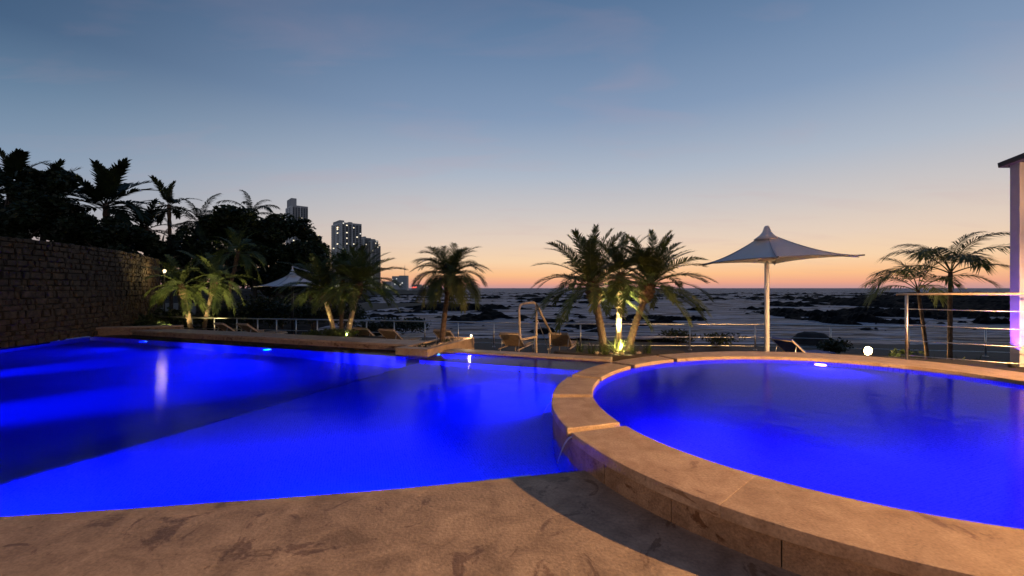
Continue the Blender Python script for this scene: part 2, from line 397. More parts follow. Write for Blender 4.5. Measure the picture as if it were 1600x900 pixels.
mb = MB()
for a, b in zip(wall_path, wall_path[1:]):
    d = (b - a); nrm = Vector((-d.y, d.x)).normalized() * .12
    mb.prism([tuple(a), tuple(b), tuple(b + nrm), tuple(a + nrm)], -1.56, -.03)
tag(mb.build('pool_side_wall', TILE), kind='structure')
# far wall with the dark overflow channel on top of it
fw = [Fb + U * .3, Fa - U * .5, Fa - U * .5 + NN * .9, Fb + U * .3 + NN * .9]
tag(MB().prism([tuple(p) for p in fw], -1.56, -.085).build('pool_far_wall', TILE), kind='structure')
ch = [Fb + U * .25 + NN * .03, Fa - U * .4 + NN * .03, Fa - U * .4 + NN * CH, Fb + U * .25 + NN * CH]
tag(MB().prism([tuple(p) for p in ch], -.12, -.070).build('overflow_channel_floor', DTILE), kind='structure')

# ---- near deck
deck = [Vector((-16, 1.2))] + near + [out_pt(TN + k * .1, -.12) for k in range(1, 25)] + [Vector((16, 5)), Vector((16, -7)), Vector((-16, -7))]
mb = MB().sheet([tuple(p) for p in deck], 0.0)
tag(mb.build('pool_deck', DECK), kind='structure')
nose = MB()
for a, b in zip(near, near[1:]):
    nose.add([(a.x, a.y, 0), (b.x, b.y, 0), (b.x, b.y, -.045), (a.x, a.y, -.045)], [(0, 3, 2, 1)])
tag(nose.build('pool_deck_edge', FACE), kind='structure')

# ---- round pool: water, floor, inner wall
N_ = 96
ring = [in_pt(2 * math.pi * k / N_, .03) for k in range(N_)]
tag(MB().sheet([tuple(p) for p in ring], ZR).build('round_pool_water', WATER), kind='structure')
tag(MB().sheet([tuple(in_pt(2 * math.pi * k / N_, .1)) for k in range(N_)], -.30).build('round_pool_floor', TILE), kind='structure')
mb = MB()
for k in range(N_):
    t0, t1 = 2 * math.pi * k / N_, 2 * math.pi * (k + 1) / N_
    a, b = in_pt(t0, .02), in_pt(t1, .02)
    mb.add([(a.x, a.y, -.31), (b.x, b.y, -.31), (b.x, b.y, .198), (a.x, a.y, .198)], [(0, 3, 2, 1)])
tag(mb.build('round_pool_wall', TILE), kind='structure')

# ---- travertine surround of the round pool: slabs with overflow slots between the left ones, panels on the face
sur = thing('pool_surround', 'raised curved travertine surround with coping slabs around the round pool', 'pool surround', (CC.x, CC.y, 0))


def arc_block(t0, t1, gap0, gap1, g_out, g_in, z0, z1, seg):
    tm = (t0 + t1) / 2; r = ell_r(CO, AXO, AO, Vector((math.cos(tm), math.sin(tm))))
    ts = [lerp(t0 + gap0 / 2 / r, t1 - gap1 / 2 / r, k / seg) for k in range(seg + 1)]
    poly = [out_pt(t, g_out) for t in ts] + [in_pt(t, g_in) for t in ts[::-1]]
    return MB().prism([tuple(p - CC) for p in poly], z0, z1)


joint_px = [(1027, 555), (950, 565.5), (888, 587), (858.5, 618.5), (886, 673)]
J = [ang_of(*q) for q in joint_px]
t = J[0] - .28
gaps = {}
bounds = [J[0]] + J[1:]
ts_, gp = list(bounds), [.10, .15, .15, .15, .13]
nxt = J[-1]; last_gap = .045
while nxt < J[0] + 2 * math.pi - .42:
    nxt += .40; ts_.append(nxt); gp.append(.0008)
ts_[-1] = J[0] + 2 * math.pi; gp[-1] = .10
for k in range(len(ts_) - 1):
    arc_block(ts_[k], ts_[k + 1], gp[k], gp[k + 1], 0, -.015, ZC - .085, ZC, 9).build('coping_slab', TRAV, sur, bev=.009 if k < 4 else .004)
# lower wall core and face panels
mb = MB()
for k in range(N_):
    t0, t1 = 2 * math.pi * k / N_, 2 * math.pi * (k + 1) / N_
    poly = [out_pt(t0, -.06), out_pt(t1, -.06), in_pt(t1, .03), in_pt(t0, .03)]
    mb.prism([tuple(p - CC) for p in poly], -.9, ZC - .15)
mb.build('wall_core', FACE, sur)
t = .0
k = 0
while t < 2 * math.pi - .02:
    w_ = min(.165, 2 * math.pi - t)
    arc_blockz = -.7 if (J[1] - .3 < t < TN) else (-.03 if t > TN - .2 else -.6)
    tm = t + w_ / 2; ts2 = [lerp(t + .0008, t + w_ - .0008, q / 4) for q in range(5)]
    poly = [out_pt(q, -.018 + rnd.uniform(-.002, .002)) for q in ts2] + [out_pt(q, -.058) for q in ts2[::-1]]
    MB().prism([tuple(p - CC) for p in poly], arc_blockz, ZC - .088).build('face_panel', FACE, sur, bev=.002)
    t += w_; k += 1

# water running over two of the slots
for (jx, lbl, wd_) in ((3, 'thin jet of water spilling from the notch beside the square slab', .05), (4, 'small splash of water at the foot of the slotted round wall', .035)):
    tt = J[jx]; d = Vector((math.cos(tt), math.sin(tt))); side = Vector((-d.y, d.x)); o0 = out_pt(tt, .0)
    mb = MB(); rows = []
    for q in range(7):
        s_ = q / 6; c = o0 + d * (-.03 + .16 * s_); z = ZC - .062 - .24 * s_ * s_
        w2 = wd_ * (.5 - .2 * s_)
        rows += [(c.x - side.x * w2, c.y - side.y * w2, z), (c.x + side.x * w2, c.y + side.y * w2, z), (c.x, c.y, z - .012)]
    for q in range(6):
        i = q * 3; mb_f = [(i, i + 1, i + 4, i + 3), (i + 1, i + 2, i + 5, i + 4), (i + 2, i, i + 3, i + 5)]
        mb.f += mb_f
    mb.v = rows
    tag(mb.build('water_spout', SPRAY, smooth=True), lbl, 'water')

# ---- far coping beyond the overflow channel
fc = thing('far_coping', 'long low stone coping along the far edge of the main pool', 'coping', (*(A0 + NN * (CH + .4)), 0))
c0 = V2(fc.location)
x0 = A0 + NN * CH + U * .02
for k in range(13):
    a = x0 - U * (.95 * k + .002); b = x0 - U * (.95 * (k + 1) - .002)
    MB().prism([tuple(p - c0) for p in (a, b, b + NN * .95, a + NN * .95)], .045, .10).build('coping_slab', TRAV, fc, bev=.006)
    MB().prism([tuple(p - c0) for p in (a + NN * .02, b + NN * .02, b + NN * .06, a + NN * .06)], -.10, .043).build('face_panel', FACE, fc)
mb = MB().prism([tuple(p - c0) for p in (x0 + NN * .06, x0 - U * 12.35 + NN * .06, x0 - U * 12.35 + NN * .93, x0 + NN * .93)], -.8, .042)
mb.build('coping_core', FACE, fc)
# coping of the wading ledge, right of the planter
rc = thing('ledge_coping', 'narrow flat stone coping behind the wading ledge, right of the planter box', 'coping', (*((E0 + E1) / 2), 0))
c0 = V2(rc.location)
ln = 4.35
nsl = 5
for k in range(nsl):
    a = E0 + U * (ln * k / nsl + .002); b = E0 + U * (ln * (k + 1) / nsl - .002)
    MB().prism([tuple(p - c0) for p in (a, b, b + NN * .46, a + NN * .46)], -.05, .0).build('coping_slab', TRAV, rc, bev=.006)
MB().prism([tuple(p - c0) for p in (E0 + NN * .02, E0 + U * ln + NN * .02, E0 + U * ln + NN * .44, E0 + NN * .44)], -.8, -.052).build('coping_core', FACE, rc)

# ---- planter box between them
pl = thing('planter_box', 'low stone planter box with pebbles jutting into the main pool', 'planter', (B0.x, B0.y, 0))
PB = lambda u, n: tuple(U * u + NN * n)
LNp, WDp, ZP = 2.75, .92, .13
for k, (a, b) in enumerate(((0, .92), (.92, 1.84), (1.84, 2.75))):
    MB().prism([PB(0, a + .002), PB(0, b - .002), PB(-.10, b - .002), PB(-.10, a + .002)], -.45 if k < 1 else -.30, ZP - .03).build('side_panel', TRAV, pl, bev=.004)
    MB().prism([PB(.008, a + .001), PB(.008, b - .001), PB(-.14, b - .001), PB(-.14, a + .001)], ZP - .028, ZP).build('rim_slab', TRAV, pl, bev=.004)
MB().prism([PB(-.102, .0), PB(-WDp, .0), PB(-WDp, .10), PB(-.102, .10)], -.45, ZP - .03).build('front_panel', TRAV, pl, bev=.004)
MB().prism([PB(-.142, -.008), PB(-WDp, -.008), PB(-WDp, .32), PB(-.142, .32)], ZP - .028, ZP).build('rim_slab', TRAV, pl, bev=.004)
MB().prism([PB(-.80, .322), PB(-WDp, .322), PB(-WDp, LNp), PB(-.80, LNp)], -.5, ZP).build('back_panel', TRAV, pl, bev=.004)
MB().prism([PB(-.104, LNp - .1), PB(-.798, LNp - .1), PB(-.798, LNp - .002), PB(-.104, LNp - .002)], -.5, ZP).build('end_panel', TRAV, pl, bev=.004)
MB().prism([PB(-.104, .33), PB(-.798, .33), PB(-.798, LNp - .102), PB(-.104, LNp - .102)], -.4, ZP - .04).build('soil_bed', SOIL, pl)
pb = []
for v_ in range(3):
    bm = bmesh.new(); bmesh.ops.create_icosphere(bm, subdivisions=1, radius=1)
    for v in bm.verts: v.co *= 1 + rnd.uniform(-.18, .18)
    me = bpy.data.meshes.new('pebble'); bm.to_mesh(me); bm.free(); me.materials.append(PEBBLE); me.polygons.foreach_set('use_smooth', [True] * len(me.polygons)); pb.append(me)
for k in range(70):
    u = -.20 if rnd.random() < .7 else rnd.uniform(-.75, -.15); u += rnd.uniform(-.05, .05); q = rnd.uniform(.38, LNp - .2)
    s_ = rnd.uniform(.03, .065); pt = PB(u, q)
    o = link('pebble', rnd.choice(pb), pl, loc=(pt[0], pt[1], ZP - .035 + s_ * .55)); o.scale = (s_, s_ * rnd.uniform(.7, 1), s_ * rnd.uniform(.55, .8)); o.rotation_euler = (0, 0, rnd.uniform(0, 6))

# ================================================================== GROUND BEYOND
back = [V2(p) for p in (x0 - U * 12.6 + NN * .8, x0 + NN * .9, A0 + NN * 2.6, B0 + NN * 2.6, B0 + NN * 1.1, E0 + NN * .4, E0 + U * 4.2 + NN * .4)]
back += [out_pt(J[1] - k * .09, -.1) for k in range(1, 24)]
back += [Vector((9.6, 2.4)), Vector((16, 2.4)), Vector((30, 10)), Vector((30, 17.2)), Vector((10, 17.6)), Vector((-4, 20)), Vector((-16, 22.5)), Vector((-30, 27)), Vector((-30, 15.5))]
tag(MB().sheet([tuple(p) for p in back], ZT).build('terrace', PAVE), kind='structure')
# raised walkway at the right, behind the round pool
walk = [out_pt(a, .03) for a in [R(58) - .06 * k for k in range(0, 30)]]
wk_out = [Vector((16, 2.6)), Vector((16, 8.6)), Vector((9.2, 8.5)), Vector((8.2, 9.0)), Vector((7.3, 9.5))]
tag(MB().prism([tuple(p) for p in walk + wk_out], -.7, .20).build('raised_walkway', PAVE), kind='structure')
# garden ground behind the stone wall and far left
tag(MB().sheet([(-90, 5), (-15.2, 5), (-15.4, 15.3), (-29, 16.5), (-16, 24), (-10, 60), (-90, 60)], -.45).build('garden_ground', GROUND), kind='structure')

# ================================================================== SEA, REEF, SHORE
SEA = -4.6
m, t, b = nt('sea_water'); N = t.nodes; L = t.links
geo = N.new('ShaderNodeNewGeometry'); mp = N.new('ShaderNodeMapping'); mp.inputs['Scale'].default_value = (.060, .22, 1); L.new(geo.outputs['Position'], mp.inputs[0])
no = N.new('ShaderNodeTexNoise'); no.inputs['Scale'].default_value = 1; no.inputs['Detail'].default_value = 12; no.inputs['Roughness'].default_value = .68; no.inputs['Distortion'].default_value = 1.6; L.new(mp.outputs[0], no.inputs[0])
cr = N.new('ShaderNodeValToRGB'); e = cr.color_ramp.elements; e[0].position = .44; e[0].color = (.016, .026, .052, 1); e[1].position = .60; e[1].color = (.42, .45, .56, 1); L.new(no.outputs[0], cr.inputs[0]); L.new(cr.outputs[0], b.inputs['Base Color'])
b.inputs['Roughness'].default_value = .42; b.inputs['IOR'].default_value = 1.33; b.inputs['Specular IOR Level'].default_value = .05
n2 = N.new('ShaderNodeTexNoise'); n2.inputs['Scale'].default_value = 1; n2.inputs['Detail'].default_value = 6
mp2 = N.new('ShaderNodeMapping'); mp2.inputs['Scale'].default_value = (.12, .40, 1); L.new(geo.outputs['Position'], mp2.inputs[0]); L.new(mp2.outputs[0], n2.inputs[0])
bp = N.new('ShaderNodeBump'); bp.inputs['Strength'].default_value = 1.0; bp.inputs['Distance'].default_value = 2.6; L.new(n2.outputs[0], bp.inputs['Height']); L.new(bp.outputs[0], b.inputs['Normal'])
SEAM = m
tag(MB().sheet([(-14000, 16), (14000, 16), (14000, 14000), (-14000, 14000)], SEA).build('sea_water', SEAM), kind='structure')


def fbm(x, y, o, s=0.0):
    return noise.fractal(Vector((x, y, s)), .9, 2.1, o)


def shore_z(x, y):
    r = x / y
    n1 = fbm(x / 22, y / 30, 6, 3.1)
    n2 = fbm(x / 5.5, y / 8, 5, 9.7)
    # how readily rock breaks the surface here
    bias = -.46
    if y < 90: bias -= .35 * (90 - y) / 40
    bias += .62 * math.exp(-((r + .13) / .16) ** 2) * math.exp(-((y - 120) / 55) ** 2)
    bias += .42 * math.exp(-((r - .08) / .16) ** 2) * math.exp(-((y - 92) / 20) ** 2)
    bias += .55 * max(0, min(1, (r - .52) / .28)) * math.exp(-((y - 170) / 110) ** 2)
    bias += .40 * max(0, min(1, (r - .80) / .2)) * (1 if y > 75 else 0)
    bias += .45 * math.exp(-((r - .62) / .1) ** 2) * math.exp(-((y - 105) / 22) ** 2)
    bias += .25 * math.exp(-((y - 330) / 120) ** 2)
    if y > 600: bias -= .5
    n3 = fbm(x / 1.9, y / 2.6, 4, 1.7)
    rock = SEA + 2.1 * (n1 * .78 + n2 * .62 + n3 * .22 + bias * .98)
    rock = max(rock, SEA - 2)
    if rock > SEA + 1.2: rock = SEA + 1.2 + (rock - SEA - 1.2) * .55
    # embankment below the terrace
    edge = 17.9 if x > 8 else 17.9 + (8 - x) * .21
    d = y - edge
    bank = -.85 - max(0, d) * .36 + n2 * .5 if d < 16 else -20
    # land on the left
    k = (-.30 * y - 3) - x
    land = SEA - 1 + min(4.6, .16 * k) + n1 * .7 + n2 * .3 if k > 0 else -20
    return max(rock, bank, land)


cols_, rows_ = 620, 260
mb = MB()
for j in range(rows_):
    y = 17.8 * (900 / 17.8) ** (j / (rows_ - 1))
    for i in range(cols_):
        r = -1.9 + 3.5 * i / (cols_ - 1); x = r * y
        yy = y + (max(0, (8 - x)) * .21 if y < 40 else max(0, (8 - x)) * .21 * max(0, (60 - y) / 20))
        yy = min(yy, y + 6)
        mb.v.append((x, yy, shore_z(x, yy)))
for j in range(rows_ - 1):
    for i in range(cols_ - 1):
        a = j * cols_ + i; mb.f.append((a, a + 1, a + cols_ + 1, a + cols_))
tag(mb.build('rocky_shore', REEF, smooth=False), kind='structure')
# low headland under the towers
mb = MB()
for j in range(14):
    for i in range(60):
        x = -520 + 430 * i / 59; y = 330 + 500 * j / 13
        hh = (3.0 + 4.0 * fbm(x / 40, y / 90, 4, 5.5)) * min(1, (59 - i) / 8) - 1.5
        if j == 0: hh = -3
        mb.v.append((x, y, SEA + max(-1.5, hh + 1.5)))
for j in range(13):
    for i in range(59):
        a = j * 60 + i; mb.f.append((a, a + 1, a + 61, a + 60))
tag(mb.build('headland', GROUND), kind='structure')

# ================================================================== STONE WALL AT THE LEFT
wp = [Vector(p) for p in ((-14.62, 1.0), (-14.62, 8.0), (-14.60, 10.5), (-14.55, 12.0), (-14.62, 13.4), (-14.95, 15.0), (-15.55, 17.0), (-16.7, 19.4), (-18.2, 22.0), (-20.4, 24.6))]
seg = []
acc = 0
for a, b in zip(wp, wp[1:]): seg.append((acc, (b - a).length, a, b)); acc += (b - a).length


def wall_at(s):
    for (s0, l, a, b) in seg:
        if s <= s0 + l: break
    f_ = (s - s0) / l; d = (b - a).normalized(); n_ = Vector((d.y, -d.x))
    i = seg.index((s0, l, a, b))
    return a + (b - a) * f_, n_


WT = 3.12
w_th = thing('stone_wall', 'tall curved dark rubble stone wall beside the left end of the pool', 'wall', (-14.8, 12, 0))
c0 = Vector((-14.8, 12))
mb = MB()
for k in range(60):
    s0, s1 = acc * k / 60, acc * (k + 1) / 60
    (a, na), (b, nb) = wall_at(s0 + 1e-4), wall_at(s1 - 1e-4)
    mb.prism([tuple(a - c0), tuple(b - c0), tuple(b - nb * .42 - c0), tuple(a - na * .42 - c0)], -.6, WT)
mb.build('wall_core', MORTAR, w_th)
stones = []
z = -.08
while z < WT - .02:
    h_ = rnd.uniform(.12, .24)
    if z + h_ > WT - .06: h_ = WT + .01 - z
    s = 9.2 + rnd.uniform(0, .3)
    while s < acc - .6:
        w_ = rnd.choice((rnd.uniform(.12, .22), rnd.uniform(.18, .40)))
        stones.append((s, w_, z, h_)); s += w_
    z += h_


def stone_geo(mb, s, w_, z, h_):
    g = .014; dep = rnd.uniform(.03, .11)
    (a, na), (b, nb) = wall_at(s + g), wall_at(min(acc - .01, s + w_ - g)); z0, z1 = z + g, z + h_ - g
    j = lambda q=.026: rnd.uniform(-q, q)
    bk = [(*(a - c0), z0), (*(b - c0), z0), (*(b - c0), z1), (*(a - c0), z1)]
    mid = []; fr = []
    cx, cz = (a + b) / 2 - c0, (z0 + z1) / 2
    for (p, n_, zz) in ((a, na, z0), (b, nb, z0), (b, nb, z1), (a, na, z1)):
        q = p - c0 + n_ * dep * .6; mid.append((q.x + j(), q.y + j(), zz + j(.026)))
        q2 = q.lerp(cx + n_ * dep * .6, .18) + n_ * (dep * .4 + j(.012)); fr.append((q2.x, q2.y, lerp(zz, cz, .18) + j(.012)))
    fs = []
    for k in range(4):
        k2 = (k + 1) % 4; fs += [(k, k2, 4 + k2, 4 + k), (4 + k, 4 + k2, 8 + k2, 8 + k)]
    fs.append((8, 9, 10, 11))
    mb.add(bk + mid + fr, fs)


def st_size(q):
    p, _ = wall_at(q[0]); return q[1] * q[3] / p.y ** 2 if p.y > 11.6 and p.y < 20.5 else 0


stones.sort(key=st_size, reverse=True)
for q in stones[:300]:
    mb = MB(); stone_geo(mb, *q); mb.build('stone', WALLST, w_th)
mb = MB()
for q in stones[300:]: stone_geo(mb, *q)
tag(mb.build('more_stones', WALLST, w_th), kind='stuff')
# low garden wall at the wall's foot, beside the far corner of the pool
lw = thing('low_garden_wall', 'short low tan stone wall at the far left corner of the pool', 'wall', (*P(175, 522, 0).xy, 0))
c0 = V2(lw.location)
a = V2(P(138, 526, -.1)); b = Vector((-12.6, 16.3)); d = (b - a).normalized(); n_ = Vector((-d.y, d.x))
Lw = (b - a).length
for k in range(3):
    p0, p1 = a + d * (Lw * k / 3 + .003), a + d * (Lw * (k + 1) / 3 - .003)
    MB().prism([tuple(p - c0) for p in (p0, p1, p1 + n_ * .3, p0 + n_ * .3)], -.4, .17).build('wall_block', FACE, lw, bev=.006)
    MB().prism([tuple(p - c0) for p in (p0 - n_ * .02, p1 - n_ * .02, p1 + n_ * .32, p0 + n_ * .32)], .172, .22).build('cap_slab', TRAV, lw, bev=.006)
# ================================================================== RAILINGS
rail_line = [Vector(p) for p in ((-16.5, 20.0), (-11.2, 18.8), (2.4, 16.15), (9.5, 15.9), (13.7, 14.9), (20, 13.6))]
Z_RT = .30


def on_rail(px):
    k = (px - 800) / F
    for a, b in zip(rail_line, rail_line[1:]):
        fa, fb = a.x - k * a.y, b.x - k * b.y
        if fa <= 0 <= fb: return a.lerp(b, fa / (fa - fb))


ra = thing('terrace_railing', 'long low steel railing along the sea edge of the terrace', 'railing', (2.4, 16.15, ZT))
c0 = Vector((2.4, 16.15, ZT))
for px in (300, 335, 370, 402.5, 432, 462.5, 495.7, 533, 572.5, 615.7, 663.7, 715.7, 771.5, 836, 907, 990, 1078, 1180, 1298, 1420, 1540):
    q = on_rail(px); p = Vector((q.x, q.y, ZT)) - c0
    po = MB().tube([p, p + Vector((0, 0, Z_RT - ZT - .01))], .026, 8).build('post', STEEL, ra, smooth=True)
    MB().box(p + Vector((0, 0, .006)), (.11, .11, .012)).build('foot_plate', STEEL, po)
for zz, r_, nm in ((Z_RT, .030, 'handrail'), (-.18, .014, 'rail'), (-.50, .014, 'rail')):
    MB().tube([Vector((q.x, q.y, zz)) - c0 for q in rail_line], r_, 8).build(nm, STEEL, ra, smooth=True)

r2 = thing('walkway_railing', 'tall five bar steel railing at the right behind the round pool', 'railing', (*PY(1417, 458, 8.62).xy, .20))
a = PY(1400, 459.5, 8.68); a2 = PY(1419, 458, 8.62); b = PY(1660, 453, 7.32); c0 = Vector(r2.location)
b0 = b.copy(); b0.z = a.z + .02
dr = (b0 - a); dr.z = 0
MB().tube([a - c0, b0 - c0], .025, 10).build('handrail', WFRAME, r2, smooth=True)
for zz in (1.23, .91, .60, .30):
    MB().tube([a.lerp(b0, .03).xy.to_3d() + Vector((0, 0, zz)) - c0, b0.xy.to_3d() + Vector((0, 0, zz)) - c0], .009, 8).build('rail', STEEL, r2, smooth=True)
for f_ in (.075, .86):
    q = a.lerp(b0, f_); q.z = .2
    po = MB().tube([q - c0, q - c0 + Vector((0, 0, a.z - .22))], .026, 10).build('post', STEEL, r2, smooth=True)
    MB().box(q - c0 + Vector((0, 0, .007)), (.12, .12, .014)).build('foot_plate', STEEL, po)

# stair handrail at the wading ledge
hr = thing('stair_handrail', 'bent steel stair handrail standing behind the wading ledge', 'handrail', (*PY(838, 551, 11.35).xy, ZT))
c0 = Vector(hr.location)
path = [PY(837, 526, 11.5), PY(824, 529, 11.4), PY(814.5, 531, 11.4), PY(812.5, 526, 11.4), PY(811, 484, 11.4), PY(812.5, 477, 11.4), PY(817, 474, 11.4), PY(834, 472.5, 11.4), PY(838, 475, 11.45), PY(861, 521, 12.4)]
MB().tube([p - c0 for p in path], .032, 10).build('handrail', WFRAME, hr, smooth=True)
for (px, py, yy) in ((838, 477, 11.5), (859, 518, 12.35)):
    p = PY(px, py, yy) - c0; MB().tube([Vector((p.x, p.y, 0)), p], .030, 8).build('post', WFRAME, hr, smooth=True)
p = PY(835.5, 504, 11.55) - c0; MB().tube([Vector((p.x, p.y, 0)), p], .018, 8).build('post', STEEL, hr, smooth=True)
p, q = PY(840, 500, 11.5) - c0, PY(857, 545, 12.3) - c0; MB().tube([p, q], .010, 6).build('rail', STEEL, hr, smooth=True)

# ================================================================== LOUNGERS


def make_lounger(sling):
    root = thing('sun_lounger', 'x', 'sun lounger')
    W, Ls = .66, 1.95
    for sx in (-1, 1):
        MB().tube([(sx * W / 2, .02, .30), (sx * W / 2, Ls, .30)], .022, 8).build('side_rail', WFRAME, root, smooth=True)
        MB().tube([(sx * W / 2, .74, .33), (sx * W / 2, .10, .79)], .022, 8).build('back_rail', WFRAME, root, smooth=True)
        for yy in (.18, 1.75):
            MB().tube([(sx * (W / 2 - .005), yy, 0), (sx * (W / 2 - .005), yy, .285)], .02, 8).build('leg', WFRAME, root, smooth=True)
        MB().tube([(sx * W / 2 * .9, .30, .655), (sx * W / 2 * .9, .22, .31)], .012, 6).build('back_strut', STEEL, root, smooth=True)
    s_ = MB(); s_.box((0, 1.36, .345), (W - .05, 1.16, .07)); s_.build('seat_cushion', sling, root, bev=.02)
    d = Vector((0, -.64, .46)).normalized(); M = Matrix(((1, 0, 0), (0, d.y, -d.z), (0, d.z, d.y)))
    b_ = MB(); b_.box((0, .42, .595), (W - .02, .80, .075), M); b_.build('back_cushion', sling, root, bev=.02)
    MB().tube([(-W / 2, .10, .79), (W / 2, .10, .79)], .02, 8).build('top_bar', WFRAME, root, smooth=True)
    return root


proto = make_lounger(SLING)
G = 'tan sun loungers on the terrace'
lpos = [((562, 514), -19, 'tan sun lounger just right of the uplit pair of leaning palms'),
        ((603, 516), -19, 'tan sun lounger immediately left of the pebble planter box'),
        ((690, 517), -19, 'tan sun lounger behind the palm growing in the planter box'),
        ((795, 522), -19, 'tan sun lounger left of the bent stair handrail'),
        ((872, 522), -19, 'tan sun lounger between the stair handrail and the three palm clump'),
        ((341, 506), -24, 'shadowed sun lounger nearest the uplit palms by the stone wall'),
        ((378, 507), -24, 'shadowed sun lounger in front of the small pale umbrella')]
for k, ((px, py), a, lb) in enumerate(lpos):
    o = proto if k == 0 else copy_tree(proto)
    q = P(px, py, ZT + .80); o.rotation_euler = (0, 0, R(a)); back_ = Matrix.Rotation(R(a), 3, 'Z') @ Vector((0, .10, 0))
    o.location = (q.x - back_.x, q.y - back_.y, ZT); tag(o, lb, 'sun lounger', G)
bl = make_lounger(BLUES); q = PY(1212, 534, 12.4); bl.location = (q.x + .1, q.y, ZT); bl.rotation_euler = (0, 0, R(-70)); tag(bl, 'dark blue sun lounger beside the pole of the big umbrella', 'sun lounger')

# ================================================================== UMBRELLAS


def umbrella(label, corners, peak, pole_xy, zr, arm=None):
    root = thing('patio_umbrella', label, 'umbrella', (pole_xy.x, pole_xy.y, ZT)); c0 = Vector(root.location)
    n = 14
    sag = .16
    for k in range(4):
        a, b = corners[k], corners[(k + 1) % 4]; cen = (a + b) / 2
        vs_, fs = [], []
        for i in range(n + 1):
            s_ = i / n                                 # peak -> edge
            for j in range(n + 1):
                q = j / n; e_ = a.lerp(b, q); bow = 4 * q * (1 - q)
                e_ = e_.lerp(pole_xy, .10 * bow)
                xy = pole_xy.lerp(e_, s_)
                z = peak - (peak - zr) * (1 - (1 - s_) ** 1.55) + .035 * bow * s_ + .0
                z -= .035 * bow * math.sin(math.pi * s_)
                vs_.append((xy.x - c0.x, xy.y - c0.y, z - c0.z))
        for i in range(n):
            for j in range(n):
                A = i * (n + 1) + j; fs.append((A, A + n + 1, A + n + 2, A + 1))
        o = MB().add(vs_, fs).build('canopy_panel', CANVAS, root, smooth=True)
        sd = o.modifiers.new('solid', 'SOLIDIFY'); sd.thickness = .006
        hem = [Vector(vs_[n * (n + 1) + j]) for j in range(n + 1)]
        MB().tube(hem, .010, 6).build('hem', SEAM_C, o, smooth=True)
        MB().tube([Vector(vs_[i * (n + 1)]) + Vector((0, 0, .006)) for i in range(2, n + 1)], .009, 6).build('seam', SEAM_C, o, smooth=True)
        pts = []
        for i in range(1, 9):
            s_ = i / 8; xy = pole_xy.lerp(a, s_); pts.append(Vector((xy.x, xy.y, peak - (peak - zr) * (1 - (1 - s_) ** 1.55) - .03)) - c0)
        rb = MB().tube(pts, .014, 6).build('rib', BLACKM if arm else STEEL, root, smooth=True)
        tip = Vector((a.x, a.y, zr)) - c0; dd = (a - pole_xy).normalized()
        MB().tube([tip - Vector((dd.x, dd.y, 0)) * .05, tip + Vector((dd.x, dd.y, 0)) * .10], .016, 6).build('tip_cap', BLACKM, rb)
    MB().tube([(0, 0, .02), (0, 0, peak - c0.z - .05)], .055, 14).build('pole', BLACKM if arm else WHITE, root, smooth=True)
    MB().lathe([(.24, 0), (.24, .03), (.08, .045), (.075, .14)], n=20).build('base', STEEL, root)
    MB().lathe([(.30, peak - c0.z - .17), (.16, peak - c0.z - .06), (.10, peak - c0.z + .02), (.065, peak - c0.z + .13), (.04, peak - c0.z + .17)], n=14).build('top_cap', CANVAS, root, smooth=True)
    MB().lathe([(.10, zr - c0.z - .02), (.19, zr - c0.z), (.19, zr - c0.z + .03), (.11, zr - c0.z + .06)], n=14).build('hub', WHITE, root, smooth=True)
    for k in range(4):
        a = corners[k]; xy = pole_xy.lerp(a, .40); zt_ = peak - (peak - zr) * (1 - .60 ** 1.55) - .04
        MB().tube([Vector((pole_xy.x, pole_xy.y, zr + .02)) - c0, Vector((xy.x, xy.y, zt_)) - c0], .010, 6).build('strut', STEEL, root, smooth=True)
    if arm:
        MB().tube([Vector((0, 0, peak - c0.z)), Vector((0, 0, peak - c0.z + .32))], .03, 8).build('mast_top', STEEL, root)
        MB().tube([Vector((0, 0, peak - c0.z + .30)), arm - c0], .025, 8).build('arm', STEEL, root)
    return root


umbrella('large pale canvas umbrella on a white pole behind the round pool', [Vector((5.45, 12.25)), Vector((5.85, 9.45)), Vector((7.22, 8.92)), Vector((7.35, 12.0))], 3.03, Vector((6.36, 10.7)), 2.33)
pxy = PY(457, 440, 20).xy
umbrella('small pale canvas umbrella against the dark trees at the left', [pxy + Vector((-2.0, .3)), pxy + Vector((-.1, -1.5)), pxy + Vector((2.0, -.3)), pxy + Vector((.2, 1.5))], 2.35, pxy, 1.71, arm=PY(505, 431, 19.6))

# ================================================================== PALMS


